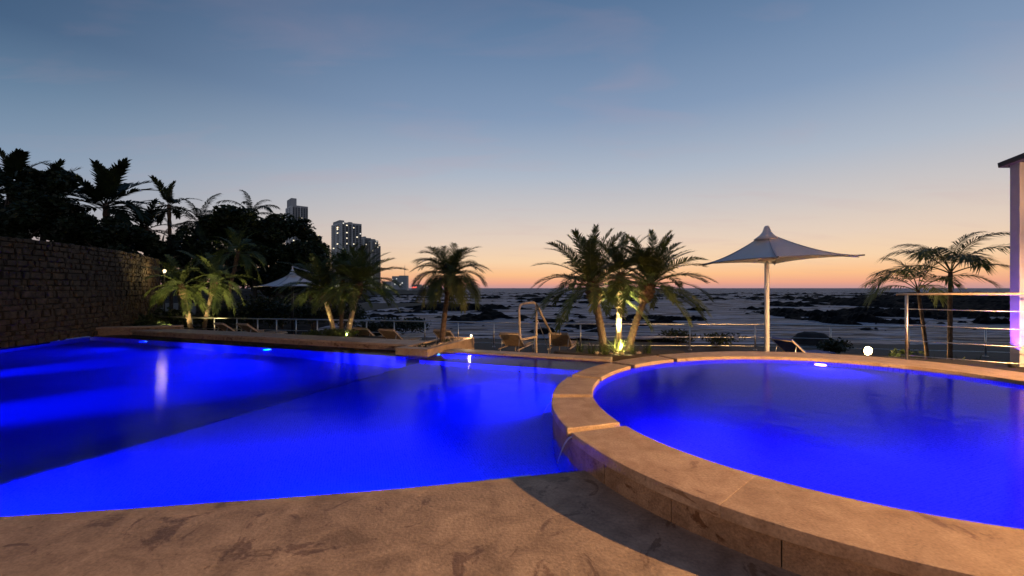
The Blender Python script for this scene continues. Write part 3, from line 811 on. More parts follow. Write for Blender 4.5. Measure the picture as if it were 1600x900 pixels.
def frond_mesh(sp, elev, seed):
    r = random.Random(seed); mb = MB(); Lf = sp['L'] * r.uniform(.9, 1.08); n = 12; pts = []; p = Vector((0, 0, 0)); bend = r.uniform(-.12, .12)
    dr_ = sp['droop'] * r.uniform(.85, 1.15) * lerp(1.1, .62, max(0, min(1, elev / 1.4)))
    tan = []
    for i in range(n + 1):
        s_ = i / n; a = elev - dr_ * (s_ ** 1.35) * (1 if elev > 0 else .75); a = max(a, -1.45)
        t_ = Vector((math.cos(a), bend * s_, math.sin(a))).normalized(); pts.append(p.copy()); tan.append(t_); p = p + t_ * (Lf / n)
    mb.tube(pts, [lerp(sp['rr'], .003, (i / n) ** .8) for i in range(n + 1)], 4)
    m_ = sp['nl']
    for k in range(m_):
        s_ = sp['s0'] + (1 - sp['s0']) * (k + .5) / m_; fi = s_ * n; i = min(n - 1, int(fi)); q = pts[i].lerp(pts[i + 1], fi - i); t_ = tan[i].lerp(tan[i + 1], fi - i).normalized()
        side = t_.cross(Vector((0, 0, 1)))
        side = side.normalized() if side.length > .05 else Vector((0, -1, 0))
        up = side.cross(t_).normalized()
        u = (s_ - sp['s0']) / (1 - sp['s0']); ll = sp['ll'] * (.35 + .65 * math.sin(math.pi * min(1, .12 + .80 * u)) ** .8) * r.uniform(.82, 1.12)
        fw_ = lerp(R(62), R(22), u) if sp.get('fw') is None else lerp(R(sp['fw'] + 20), R(sp['fw'] - 20), u)
        for sg in (-1, 1):
            a = fw_ + r.uniform(-.14, .14); d = side * sg * math.sin(a) + t_ * math.cos(a) + up * (sp['v'] + r.uniform(-.12, .12)); d.normalize()
            w = sp['lw'] * r.uniform(.8, 1.2); nrm = d.cross(up).normalized() * w / 2
            mid = q + d * ll * .5 + Vector((0, 0, -sp['ld'] * ll * .12)); tip = q + d * ll * .96 + Vector((0, 0, -sp['ld'] * ll * .55))
            mb.add([q - nrm * .5, q + nrm * .5, mid + nrm, mid - nrm, tip], [(0, 1, 2, 3), (3, 2, 4)])
    return mb.mesh('frond', sp['mat'])


SPEC = {
    'date': dict(L=1.46, droop=R(70), nl=58, s0=.12, ll=.29, lw=.021, v=.28, ld=.32, rr=.012, mat=LEAF, n=48, hi=88, lo=-8),
    'dateB': dict(L=1.18, droop=R(108), nl=58, s0=.10, ll=.32, lw=.014, v=.22, ld=.38, rr=.010, mat=LEAF, n=76, hi=88, lo=-16),
    'areca': dict(L=1.50, droop=R(112), nl=40, s0=.22, ll=.56, lw=.026, v=.16, ld=.62, rr=.016, mat=LEAF, n=9, hi=86, lo=22),
    'tall': dict(L=2.7, droop=R(62), nl=30, s0=.14, ll=.80, lw=.12, v=.25, ld=.30, rr=.035, mat=LEAFD, n=17, hi=85, lo=-5),
    'arch': dict(L=2.9, droop=R(120), nl=36, s0=.12, ll=.62, lw=.07, v=.05, ld=.85, rr=.03, mat=LEAFD, n=20, hi=80, lo=-15),
    'lit': dict(L=1.75, droop=R(92), nl=36, s0=.12, ll=.42, lw=.035, v=.2, ld=.45, rr=.016, mat=LEAF, n=22, hi=84, lo=-25),
}
CACHE = {}


def get_frond(sp, elev):
    k = max(0, min(9, int((elev + 50) / 14))); v_ = rnd.randrange(2); key = (sp, k, v_)
    if key not in CACHE: CACHE[key] = frond_mesh(SPEC[sp], R(-50 + 14 * k + 7), hash((k, v_)) % 9999 + len(sp) * 17)
    return CACHE[key]


def palm(label, sp, base, crown, tr, group=None, scale=1.0, bulge=1.7, trunk_mat=None, seed=0, n=None, tilt=None):
    root = thing('palm_tree', label, 'palm tree', base, 0, group); base, crown = Vector(base), Vector(crown); d = crown - base
    r = random.Random(seed); pts, rs = [], []
    m_ = 26
    for i in range(m_ + 1):
        s_ = i / m_; p = Vector((d.x * s_ ** 1.25, d.y * s_ ** 1.25, d.z * s_)); pts.append(p)
        rs.append(tr * (1.15 - .28 * s_) * (1 + (.09 if i % 2 else -.06)) * (1.25 if i == 0 else 1))
    MB().tube(pts, rs, 10).build('trunk', trunk_mat or TRUNK, root, smooth=False)
    if bulge:
        k = int(m_ * .74)
        pp = pts[k:] + [d + Vector((0, 0, tr * 1.2))]; q = len(pp)
        MB().tube(pp, [tr * (.9 + (bulge - .9) * math.sin(math.pi * min(1, (i + .6) / q)) ** .7) * (1 + (.13 if i % 2 else -.1)) for i in range(q)], 9).build('frond_boots', BOOT, root)
    S = SPEC[sp]; nf = n or S['n']
    for i in range(nf):
        f_ = i / (nf - 1); el = lerp(S['hi'], S['lo'], f_ ** .85) + r.uniform(-7, 7); az = i * 2.39996 + r.uniform(-.2, .2)
        o = link('frond', get_frond(sp, el), root, loc=d + Vector((math.cos(az) * tr * .5, math.sin(az) * tr * .5, tr * (1.2 - 2.2 * f_))))
        s_ = scale * r.uniform(.9, 1.08) * (.82 if f_ < .12 else 1); o.scale = (s_, s_, s_)
        e_ = tilt or (0, 0)
        o.rotation_euler = (r.uniform(-.25, .25), 0, az)
    return root


# the three-palm clump at the end of the ledge, lit from below
zb = -.06
Yc = 11.5
G = 'clump of three palms at the right end of the main pool'
palm('left palm of the three palm clump, leaning left over the railing', 'date', PY(944, 552, Yc).xy.to_3d() + Vector((0, 0, zb)), PY(925, 446, Yc), .095, G, 1.12, 2.3, seed=3)
palm('middle palm of the clump, its pale trunk brightly lit from below', 'date', PY(966, 552, Yc + .3).xy.to_3d() + Vector((0, 0, zb)), PY(970, 430, Yc + .3), .075, G, .95, 1.9, trunk_mat=PALE_TRUNK, seed=9, n=30)
palm('right palm of the three palm clump, leaning right toward the umbrella', 'date', PY(982, 552, Yc + .05).xy.to_3d() + Vector((0, 0, zb)), PY(1016, 444, Yc + .05), .09, G, 1.10, 2.2, seed=17)
q = B0 + NN * 1.55 - U * .45
palm('single bushy palm growing in the pebble planter box', 'dateB', (q.x, q.y, ZP - .04), PY(703, 432, q.y), .068, None, 1.0, 1.9, seed=5)
G = 'small palms behind the far coping'
zb2 = -.12
palm('small palm with a trunk leaning left behind the far coping', 'date', PY(523, 540, 15.2).xy.to_3d() + Vector((0, 0, zb2)), PY(503, 452, 15.2), .075, G, .98, 2.0, trunk_mat=PALE_TRUNK, seed=21, n=46)
palm('small palm with an uplit trunk leaning right toward the towers', 'date', PY(543, 540, 15.0).xy.to_3d() + Vector((0, 0, zb2)), PY(562, 444, 15.0), .080, G, 1.08, 2.0, trunk_mat=PALE_TRUNK, seed=25, n=50)
palm('upright dark palm between the two leaning small palms', 'date', PY(533, 540, 16.2).xy.to_3d() + Vector((0, 0, zb2)), PY(535, 436, 16.2), .070, G, 1.05, 1.6, seed=29, n=40)
G = 'yellow uplit palms by the stone wall'
palm('uplit yellow green palm nearest the stone wall', 'lit', (*PY(299, 520, 19.2).xy, -.45), PY(283, 447, 19.2), .085, G, 1.0, 1.8, seed=33)
palm('uplit palm leaning right, between the wall palm and the small umbrella', 'lit', (*PY(318, 520, 20.0).xy, -.45), PY(336, 440, 20.0), .085, G, 1.0, 1.8, seed=37)
palm('dim palm rising behind the two uplit palms', 'lit', (*PY(350, 520, 23.0).xy, -.45), PY(372, 395, 23.0), .08, G, 1.05, 1.3, seed=41)
G = 'slender palms behind the walkway railing'
palm('taller slender palm behind the walkway railing, fronds arching over it', 'areca', (*PY(1484, 590, 10.0).xy, ZT), PY(1485, 424, 10.0), .045, G, 1.0, 0, seed=45, n=11)
palm('shorter slender palm left of the tall one behind the walkway railing', 'areca', (*PY(1452, 590, 10.6).xy, ZT), PY(1434, 452, 10.6), .040, G, .85, 0, seed=48, n=10)
# dark palms against the sky behind the stone wall
G = 'dark palms above the stone wall'
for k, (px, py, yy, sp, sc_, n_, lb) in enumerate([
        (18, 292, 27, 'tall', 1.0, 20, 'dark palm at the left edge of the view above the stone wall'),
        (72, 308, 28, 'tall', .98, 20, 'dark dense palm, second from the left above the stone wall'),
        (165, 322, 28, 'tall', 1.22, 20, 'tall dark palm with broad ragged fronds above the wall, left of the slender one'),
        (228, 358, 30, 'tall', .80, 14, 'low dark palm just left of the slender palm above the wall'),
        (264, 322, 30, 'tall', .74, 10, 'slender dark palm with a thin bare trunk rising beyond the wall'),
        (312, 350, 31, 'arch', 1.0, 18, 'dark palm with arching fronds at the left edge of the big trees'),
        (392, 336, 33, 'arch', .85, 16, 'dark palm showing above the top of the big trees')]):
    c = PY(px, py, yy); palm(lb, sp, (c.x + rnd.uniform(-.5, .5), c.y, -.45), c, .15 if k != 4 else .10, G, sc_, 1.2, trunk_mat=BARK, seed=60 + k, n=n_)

# ================================================================== BROADLEAF TREES AND SHRUBS


def leaf_cloud(mb, blobs, n, size, r):
    for k in range(n):
        c, rad = r.choice(blobs); d = Vector((r.gauss(0, 1), r.gauss(0, 1), r.gauss(0, 1))).normalized() * (r.random() ** .45)
        p = Vector(c) + Vector((d.x * rad[0], d.y * rad[1], d.z * rad[2])); s_ = size * r.uniform(.6, 1.3)
        a = Vector((r.gauss(0, 1), r.gauss(0, 1), r.gauss(0, .6))).normalized(); b = a.orthogonal().normalized(); b = Matrix.Rotation(r.uniform(0, 6.28), 3, a) @ b
        mb.add([p - a * s_ * .5, p + b * s_ * .26, p + a * s_ * .5, p - b * s_ * .26], [(0, 1, 2, 3)])


def tree(label, base, blobs, n, size, trunk_r, seed, group=None, mat_=None):
    root = thing('tree', label, 'tree', base, 0, group); r = random.Random(seed); base = Vector(base)
    zc = min(b[0][2] for b in blobs) - base.z
    fork = Vector((r.uniform(-.3, .3), r.uniform(-.3, .3), zc * .55))
    MB().tube([(0, 0, 0), fork * .5 + Vector((.1, 0, 0)), fork], [trunk_r * 1.3, trunk_r, trunk_r * .8], 9).build('trunk', BARK, root, smooth=True)
    for b in blobs:
        e_ = Vector(b[0]) - base
        MB().tube([fork, fork.lerp(e_, .5) + Vector((r.uniform(-.3, .3), r.uniform(-.3, .3), .2)), e_], [trunk_r * .55, trunk_r * .35, trunk_r * .1], 6).build('limb', BARK, root, smooth=True)
    small = []
    for b in blobs:
        for k in range(9):
            d = Vector((r.gauss(0, 1), r.gauss(0, 1), r.gauss(0, 1))).normalized() * r.uniform(.45, .95); q = r.uniform(.25, .5)
            small.append((Vector(b[0]) - base + Vector((d.x * b[1][0], d.y * b[1][1], d.z * b[1][2])), (b[1][0] * q, b[1][1] * q, b[1][2] * q)))
    mb = MB(); leaf_cloud(mb, small, n, size, r); mb.build('crown', mat_ or LEAFD, root)
    return root


G = 'dark trees at the left'


def blob(px, py, yy, rx, rz): c = PY(px, py, yy); return (tuple(c), (rx, rx, rz))


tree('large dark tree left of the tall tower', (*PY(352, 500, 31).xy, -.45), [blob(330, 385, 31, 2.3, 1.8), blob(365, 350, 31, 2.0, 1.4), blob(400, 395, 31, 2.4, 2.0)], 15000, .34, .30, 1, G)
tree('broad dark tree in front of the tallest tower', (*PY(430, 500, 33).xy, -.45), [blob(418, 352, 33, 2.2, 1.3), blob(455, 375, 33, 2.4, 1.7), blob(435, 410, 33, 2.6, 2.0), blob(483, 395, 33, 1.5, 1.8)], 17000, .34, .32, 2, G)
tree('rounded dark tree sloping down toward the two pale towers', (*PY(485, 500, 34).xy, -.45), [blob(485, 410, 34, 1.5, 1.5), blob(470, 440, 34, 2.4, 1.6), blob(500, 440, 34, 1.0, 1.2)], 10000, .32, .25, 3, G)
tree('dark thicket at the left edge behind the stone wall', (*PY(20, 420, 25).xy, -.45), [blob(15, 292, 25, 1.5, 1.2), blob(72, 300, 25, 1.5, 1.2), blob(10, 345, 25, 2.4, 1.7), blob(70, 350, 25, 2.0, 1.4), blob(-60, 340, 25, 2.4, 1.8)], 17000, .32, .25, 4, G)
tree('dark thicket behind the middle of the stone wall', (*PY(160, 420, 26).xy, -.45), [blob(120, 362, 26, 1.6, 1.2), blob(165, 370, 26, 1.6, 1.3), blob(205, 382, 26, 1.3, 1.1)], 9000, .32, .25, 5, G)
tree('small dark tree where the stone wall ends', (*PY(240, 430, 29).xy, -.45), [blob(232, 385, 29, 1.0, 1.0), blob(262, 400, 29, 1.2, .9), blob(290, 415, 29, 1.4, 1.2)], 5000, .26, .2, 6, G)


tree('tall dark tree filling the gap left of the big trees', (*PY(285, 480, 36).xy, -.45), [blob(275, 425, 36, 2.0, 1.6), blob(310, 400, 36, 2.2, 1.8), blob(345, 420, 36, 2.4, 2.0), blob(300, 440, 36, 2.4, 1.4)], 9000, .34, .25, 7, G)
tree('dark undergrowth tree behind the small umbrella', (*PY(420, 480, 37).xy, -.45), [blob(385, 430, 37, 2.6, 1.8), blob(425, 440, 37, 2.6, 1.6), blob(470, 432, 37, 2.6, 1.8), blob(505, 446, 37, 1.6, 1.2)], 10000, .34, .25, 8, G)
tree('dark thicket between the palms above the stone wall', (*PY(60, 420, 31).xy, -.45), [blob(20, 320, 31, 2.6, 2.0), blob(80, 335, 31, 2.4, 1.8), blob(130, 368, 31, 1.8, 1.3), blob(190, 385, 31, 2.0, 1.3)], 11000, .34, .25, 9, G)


def shrub(label, base, rx, rz, n, size, mat_, seed, group):
    root = thing('shrub', label, 'shrub', base, 0, group); r = random.Random(seed)
    for k in range(4):
        MB().tube([(r.uniform(-.1, .1), r.uniform(-.1, .1), 0), (r.uniform(-.5, .5) * rx, r.uniform(-.4, .4) * rx, rz * 1.1)], [.03, .012], 5).build('stem', BARK, root)
    mb = MB(); leaf_cloud(mb, [((r.uniform(-.5, .5) * rx, r.uniform(-.5, .5) * rx, rz * r.uniform(.55, 1.1)), (rx * .55, rx * .55, rz * .5)) for k in range(7)], n, size, r); mb.build('foliage', mat_, root)
    return root


G = 'dark shrubs in the garden'
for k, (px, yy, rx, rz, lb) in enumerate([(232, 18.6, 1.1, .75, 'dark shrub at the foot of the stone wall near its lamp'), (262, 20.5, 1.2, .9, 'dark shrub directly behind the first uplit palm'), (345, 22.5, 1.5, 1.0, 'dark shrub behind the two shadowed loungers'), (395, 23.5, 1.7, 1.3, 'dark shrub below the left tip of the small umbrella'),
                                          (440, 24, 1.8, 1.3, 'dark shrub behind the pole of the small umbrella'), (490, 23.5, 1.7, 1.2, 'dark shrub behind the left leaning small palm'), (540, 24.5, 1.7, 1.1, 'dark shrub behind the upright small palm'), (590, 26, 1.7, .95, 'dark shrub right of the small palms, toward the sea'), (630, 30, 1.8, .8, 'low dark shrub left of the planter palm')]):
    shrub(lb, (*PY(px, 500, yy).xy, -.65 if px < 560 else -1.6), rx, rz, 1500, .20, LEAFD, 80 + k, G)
shrub('low green shrub at the foot of the small palms', (*PY(532, 530, 14.7).xy, zb2 - .02), .75, .28, 1300, .10, LEAFB, 95, 'low lit shrubs')
shrub('lit yellowish shrub left of the small palms', (*PY(487, 530, 14.9).xy, zb2 - .02), .35, .22, 600, .09, LEAFB, 96, 'low lit shrubs')
shrub('lit low shrub at the foot of the uplit wall palms', (*PY(276, 520, 18.5).xy, -.65), .7, .32, 1000, .10, LEAFB, 97, 'low lit shrubs')
for k, (px, yy, rx, lb) in enumerate([(1432, 11.6, .6, 'dark low plant right of the floodlight'), (1500, 10.4, .7, 'dark low plant at the foot of the taller slender palm'), (1450, 10, .5, 'dark low plant at the foot of the shorter slender palm'), (1300, 14.6, .7, 'dark low plant left of the floodlight by the boulder'), (1120, 16.6, .9, 'dark low plant behind the railing left of the umbrella pole'), (1060, 16.9, .8, 'dark low plant behind the railing right of the palm clump')]):
    shrub(lb, (*PY(px, 540, yy).xy, ZT), rx, .42, 700, .12, LEAFB if px > 1320 else LEAFD, 100 + k, 'dark low plants along the terrace')

# planting bed and spiky plants under the clump
bed = thing('planting_bed', 'raised soil bed under the three palm clump', 'planting bed', (*PY(968, 552, Yc).xy, ZT))
c_ = V2(bed.location); bm_ = MB(); ringp = [(1.75 * math.cos(a) * (1 + .06 * math.sin(3 * a)), .62 * math.sin(a)) for a in [k * .2617 for k in range(24)]]
bm_.prism(ringp, 0, .60); bm_.build('soil', SOIL, bed, bev=.05)
for k in range(14):
    a = rnd.uniform(0, 6.28); s_ = rnd.uniform(.04, .08); o = link('stone', rnd.choice(pb), bed, loc=(rnd.uniform(-.8, .8), -.35 + rnd.uniform(-.15, .1), .60 + s_ * .3)); o.scale = (s_, s_ * .8, s_ * .6)


def spiky(label, base, n, ln_, w, mat_, seed, group, spread=1.0, nm='grass_clump'):
    root = thing(nm, label, 'plant', base, 0, group); r = random.Random(seed)
    for k in range(n):
        az = r.uniform(0, 6.28); el = R(r.uniform(38, 86)) if spread >= 1 else R(r.uniform(50, 88)); L_ = ln_ * r.uniform(.65, 1.1); mb = MB(); vs_ = []
        q = 5
        for i in range(q + 1):
            s_ = i / q; a = el - .9 * s_ * s_ * spread; p = Vector((math.cos(az), math.sin(az), 0)) * (L_ * s_ * math.cos(el) + .1 * spread * L_ * s_ * s_) + Vector((0, 0, L_ * s_ * math.sin(el) - .25 * spread * L_ * s_ * s_))
            ww = w * (1 - s_ ** 1.6) * .5 + .001; sd = Vector((-math.sin(az), math.cos(az), 0)) * ww; vs_ += [p - sd, p + Vector((0, 0, -ww * .5)), p + sd]
        fs = []
        for i in range(q): fs += [(3 * i, 3 * i + 1, 3 * i + 4, 3 * i + 3), (3 * i + 1, 3 * i + 2, 3 * i + 5, 3 * i + 4)]
        mb.add(vs_, fs).build('leaf', mat_, root, smooth=True, loc=(r.uniform(-.05, .05) * spread * 2, r.uniform(-.05, .05) * spread * 2, -.01))
    return root


zs = -.05
spiky('glowing spiky agave lit by the spotlight at the foot of the middle palm', (*PY(966, 545, 11.15).xy, zs), 34, .62, .06, AGAVE, 1, None, 1.0, 'agave_plant')
for k, (px, yy, lb) in enumerate([(925, 11.1, 'spiky grass clump at the foot of the left clump palm'), (945, 11.0, 'spiky grass clump between the left clump palm and the agave'), (990, 11.05, 'spiky grass clump just right of the glowing agave'), (1012, 11.2, 'spiky grass clump at the right end of the palm bed'), (905, 11.4, 'spiky grass clump at the left end of the palm bed'), (978, 11.75, 'spiky grass clump behind the glowing agave')]):
    spiky(lb, (*PY(px, 545, yy).xy, zs), 34, .50, .014, LEAFB, 10 + k, 'grass clumps in the palm bed', .8)
spiky('dark little plant beside the planter palm', (*(B0 + NN * 1.35 - U * .25), ZP - .04), 16, .26, .03, LEAFB, 31, None, 1.0, 'small_plant')
spiky('low leafy plant at the near end of the planter box', (*(B0 + NN * .65 - U * .5), ZP - .04), 22, .20, .03, LEAFB, 32, None, 1.2, 'small_plant')
for k, (px, yy, lb) in enumerate([(1462, 9.7, 'strappy plant below the shorter slender palm'), (1515, 9.9, 'strappy plant right of the taller slender palm')]):
    spiky(lb, (*PY(px, 545, yy).xy, ZT), 18, 1.0, .05, LEAFB, 40 + k, 'strappy plants behind the walkway railing', .9)

bed2 = thing('planting_bed', 'raised soil bed under the small palms behind the far coping', 'planting bed', (*PY(522, 552, 15.1).xy, ZT))
MB().prism([(1.75 * math.cos(a) * (1 + .06 * math.sin(3 * a)), .95 * math.sin(a)) for a in [k * .2617 for k in range(24)]], 0, .54).build('soil', SOIL, bed2, bev=.05)
# boulders
def boulder(label, base, s, mat_, seed, cat='rock'):
    bm = bmesh.new(); bmesh.ops.create_icosphere(bm, subdivisions=4, radius=1)
    for v in bm.verts:
        v.co *= 1 + .13 * fbm(v.co.x * 1.4 + seed, v.co.y * 1.4, 5, v.co.z * 1.4); v.co.x *= s[0]; v.co.y *= s[1]; v.co.z = v.co.z * s[2] + s[2] * .55
    me = bpy.data.meshes.new('boulder'); bm.to_mesh(me); bm.free(); me.materials.append(mat_); me.polygons.foreach_set('use_smooth', [True] * len(me.polygons))
    o = link('boulder', me, loc=base); return tag(o, label, cat)


boulder('big rounded dark boulder behind the railing, right of the umbrella pole', (*PY(1268, 540, 17.9).xy, -.95), (.80, .6, .52), BOULD, 2)
boulder('pale boulder beside the column at the right edge', (*PY(1553, 577, 8.55).xy, .02 - .35), (.30, .22, .28), PEBBLE, 5)

# ================================================================== RIGHT PAVILION
XF = 9.32
pv = thing('pavilion', 'corner of a white stucco pavilion with a dark eave at the right edge', 'building', (XF, 8.0, .2)); c0 = Vector((XF, 8.0, .2))
MB().box(Vector((XF + .13, 7.95, 2.10)) - c0, (.26, .16, 3.8)).build('column', STUCCO, pv, bev=.008)
MB().box(Vector((XF + .30, 3.7, 2.02)) - c0, (.16, 8.3, 3.64)).build('wall', STUCCO, pv)
MB().box(Vector((XF + 2.0, 7.93, 2.02)) - c0, (3.2, .12, 3.64)).build('end_wall', STUCCO, pv)
Mr = Matrix.Rotation(R(-9), 3, 'X')
MB().box(Vector((XF + 1.9, 7.60, 4.06)) - c0, (4.0, 1.1, .10), Mr).build('roof', ROOFM, pv, bev=.01)
MB().box(Vector((XF + 1.9, 3.05, 4.145)) - c0, (4.0, 8.0, .10)).build('roof', ROOFM, pv, bev=.01)
dr_o = MB().box(Vector((XF + .19, 4.2, 1.25)) - c0, (.06, 1.0, 2.1)).build('door', ROOFM, pv); MB().tube([Vector((XF + .13, 3.85, 1.2)) - c0, Vector((XF + .13, 3.85, 1.4)) - c0], .012, 8).build('handle', STEEL, dr_o)


def wall_lamp(label, loc, power, group=None, spot_dir=None, lampcol=(1, .60, .30), size=.07):
    root = thing('wall_lamp', label, 'lamp', loc, 0, group)
    MB().box((.10, 0, 0), (.04, .10, .16)).build('back_plate', BLACKM, root, bev=.005)
    MB().tube([(.09, 0, .02), (.0, 0, .05)], .012, 6).build('arm', BLACKM, root)
    MB().lathe([(.02, .10), (.09, .06), (.10, .04)], n=14).build('shade', BLACKM, root, smooth=True)
    MB().lathe([(.02, -.05), (.05, -.03), (.06, .0), (.04, .035)], n=12).build('bulb', BULB, root, smooth=True)
    return root


def shaded_lamp(label, loc, power, colr):
    """a wall lamp with an added metal skirt that keeps its light below the horizontal"""
    root = thing('shaded_wall_lamp', label, 'lamp', loc)
    MB().box((.24, 0, .02), (.04, .14, .24)).build('back_plate', BLACKM, root, bev=.005)
    MB().tube([(.24, 0, .10), (.10, 0, .10)], .02, 8).build('arm', BLACKM, root)
    sd_ = MB().tube([(0, 0, .13), (0, 0, -.026)], .18, 28, cap=False).build('shade', BLACKM, root, smooth=True)
    MB().lathe([(.18, .125), (.18, .135), (.03, .16)], n=28).build('shade_top', BLACKM, sd_)
    MB().lathe([(.02, .09), (.03, .06), (.03, .03), (.015, .015)], n=12).build('bulb', BULB, root, smooth=True)
    light('floodlight', 'POINT', (0, 0, 0), power, colr, root, size=.025)
    return root


shaded_lamp('black shaded lamp on the pavilion wall that lights the pool deck', (XF - .10, .95, 2.80), 10200, (1, .53, .21))
lp = shaded_lamp('unseen shaded fill lamp on an added post behind the viewer', (-4.2, -3.6, 3.0), 620, (1, .50, .20))  # unseen lamp and post, added as warm fill from behind
MB().tube([(.27, 0, -3.0), (.27, 0, .16)], .03, 10).build('post', BLACKM, lp, smooth=True); MB().lathe([(.10, -3.0), (.10, -2.97), (.04, -2.95)], c=(.27, 0, 0), n=14).build('base', BLACKM, lp)
wl2 = wall_lamp('small black lamp under the eave by the pavilion column', (XF + .10, 6.85, 3.35), 0)
light('eave_light', 'POINT', (-.10, .1, -.10), 26, (1, .56, .26), wl2, size=.05)

vw = thing('wall_washer', 'small violet ground lamp at the foot of the pavilion column', 'lamp', (9.12, 7.82, .20))
MB().lathe([(.05, 0), (.06, .04), (.06, .09), (.05, .10)], n=12).build('housing', BLACKM, vw)
light('violet_wash', 'SPOT', (0, 0, .14), 300, (.26, .07, 1.0), vw, size=.03, spot=80, blend=1, direction=(.20, .02, 1))
# floodlight behind the round pool
q = PY(1355, 548, 11.6)
fl = thing('floodlight', 'bright floodlight on a stake behind the round pool', 'lamp', (q.x, q.y, ZT)); hz = q.z - ZT
MB().tube([(0, 0, 0), (0, 0, hz - .08)], .02, 8).build('stake', BLACKM, fl)
MB().tube([(0, .10, hz), (0, .06, hz), (0, -.010, hz)], [.05, .11, .118], 24).build('housing', BLACKM, fl, smooth=True)
MB().tube([(0, -.012, hz), (0, -.03, hz)], .112, 24).build('lens', FLOODM, fl)
light('flood_beam', 'POINT', (0, -.12, hz), 140, (1, .66, .34), fl, size=.08)
# lamp on the planter's far corner
q = B0 + NN * 2.66 - U * .06
pk = thing('planter_lamp', 'small glowing lamp on the far corner of the planter box', 'lamp', (q.x, q.y, ZP)); MB().lathe([(.05, 0), (.05, .02), (.02, .03)], n=12).build('base', STEEL, pk)
MB().lathe([(.012, .03), (.03, .045), (.035, .065), (.02, .09), (.004, .096)], n=12).build('bulb', BULBS, pk, smooth=True)
light('planter_light', 'POINT', (-.05, -.12, .20), 14, (1, .62, .3), pk, size=.04)
# lamp at the end of the stone wall
q = PY(257, 424, 20.4)
wk = thing('stone_wall_lamp', 'small bright lamp at the end of the stone wall above the uplit palms', 'lamp', q); MB().lathe([(.04, -.10), (.06, -.02), (.075, .02), (.05, .08), (.01, .10)], n=12).build('bulb', BULBS, wk, smooth=True)
MB().tube([(0, 0, -.10), (0, 0, -(q.z + .65))], .025, 8).build('post', BLACKM, wk)
light('wall_glow', 'POINT', (.05, -.22, 0), 26, (1, .72, .28), wk, size=.11)


def uplight(label, loc, power, color, direction, spot=70):
    root = thing('uplight', label, 'lamp', loc, 0, 'garden uplights'); MB().lathe([(.035, 0), (.05, .03), (.06, .10), (.055, .105)], n=12).build('housing', BLACKM, root)
    MB().lathe([(.045, .106), (.045, .112)], n=12).build('lens', BULBS, root)
    light('uplight_beam', 'SPOT', (0, 0, .15), power, color, root, size=.03, spot=spot, blend=.6, direction=direction); return root


YEL = (1, .80, .36)
ul = uplight('uplight hidden in the agave under the middle palm', (*PY(966, 548, 11.45).xy, zs), 900, YEL, (.03, .16, 1.0), 62)
light('agave_glow', 'POINT', (0, -.34, .18), 130, YEL, ul, size=.04)
uplight('uplight at the foot of the right leaning small palm', (*PY(541, 535, 14.5).xy, zb2), 800, (1, .82, .42), (.18, .25, 1), 80)
uplight('uplight at the foot of the left leaning small palm', (*PY(516, 535, 14.6).xy, zb2), 700, (1, .82, .42), (-.1, .3, 1), 80)
uplight('uplight beside the lit yellowish shrub', (*PY(484, 535, 14.4).xy, zb2), 120, YEL, (0, .4, 1), 100)
uplight('uplight at the foot of the palms by the stone wall', (*PY(316, 512, 18.6).xy, -.5), 900, YEL, (-.12, .35, 1), 110)
uplight('uplight between the stone wall and the first uplit palm', (*PY(262, 512, 18.3).xy, -.5), 420, YEL, (-.05, .45, 1), 110)

# ================================================================== FAR TOWERS AND CITY


def tower(label, corner, w, d, h, rot, floors, lit, seed, steps=()):
    root = thing('apartment_tower', label, 'building', (corner[0], corner[1], SEA), rot, 'far apartment towers'); r = random.Random(seed)
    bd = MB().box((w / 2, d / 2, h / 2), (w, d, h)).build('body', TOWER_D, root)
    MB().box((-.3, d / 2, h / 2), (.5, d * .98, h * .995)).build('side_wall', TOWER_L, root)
    nb = 6
    for k in range(nb):                                # pilasters and recessed glazing bands on the wide face
        x = w * (k + .5) / nb
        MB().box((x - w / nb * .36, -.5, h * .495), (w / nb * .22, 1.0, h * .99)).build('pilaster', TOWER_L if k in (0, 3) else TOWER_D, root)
        MB().box((x + w / nb * .12, -.12, h * .49), (w / nb * .55, .24, h * .97)).build('glass_band', TOWER_G, root)
    for k in range(2): MB().box((-.75, d * (.3 + .4 * k), h * .49), (.4, d * .14, h * .97)).build('glass_band', TOWER_G, root)
    mb = MB()
    for k in range(1, floors):
        z = h * k / floors; mb.box((w / 2, -.55, z), (w * .99, .7, .45)); mb.box((-.85, d / 2, z), (.6, d * .96, .4))
    tag(mb.build('floor_ledges', TOWER_D, root), kind='stuff')
    for (x0_, x1_, hh) in steps: MB().box(((x0_ + x1_) / 2 * w, d * .5, h + hh / 2), ((x1_ - x0_) * w, d * .7, hh)).build('roof_block', TOWER_D, root)
    for k in range(lit):
        f_ = r.randrange(int(floors * .25), floors); z = h * (f_ + .5) / floors
        if r.random() < .75:
            x = w * (r.randrange(nb) + .5 + .12) / nb; MB().box((x, -.45, z), (w / nb * r.choice((.3, .4)), .5, h / floors * .5)).build('window', r.choice((WINLIT, WINLIT, WINCOOL)), bd)
        else:
            y = d * r.choice((.3, .7)); MB().box((-1.05, y, z), (.5, d * .12, h / floors * .5)).build('window', WINLIT, bd)
    return root


def tw(px, y): return ((px - 800) / F * y, y)


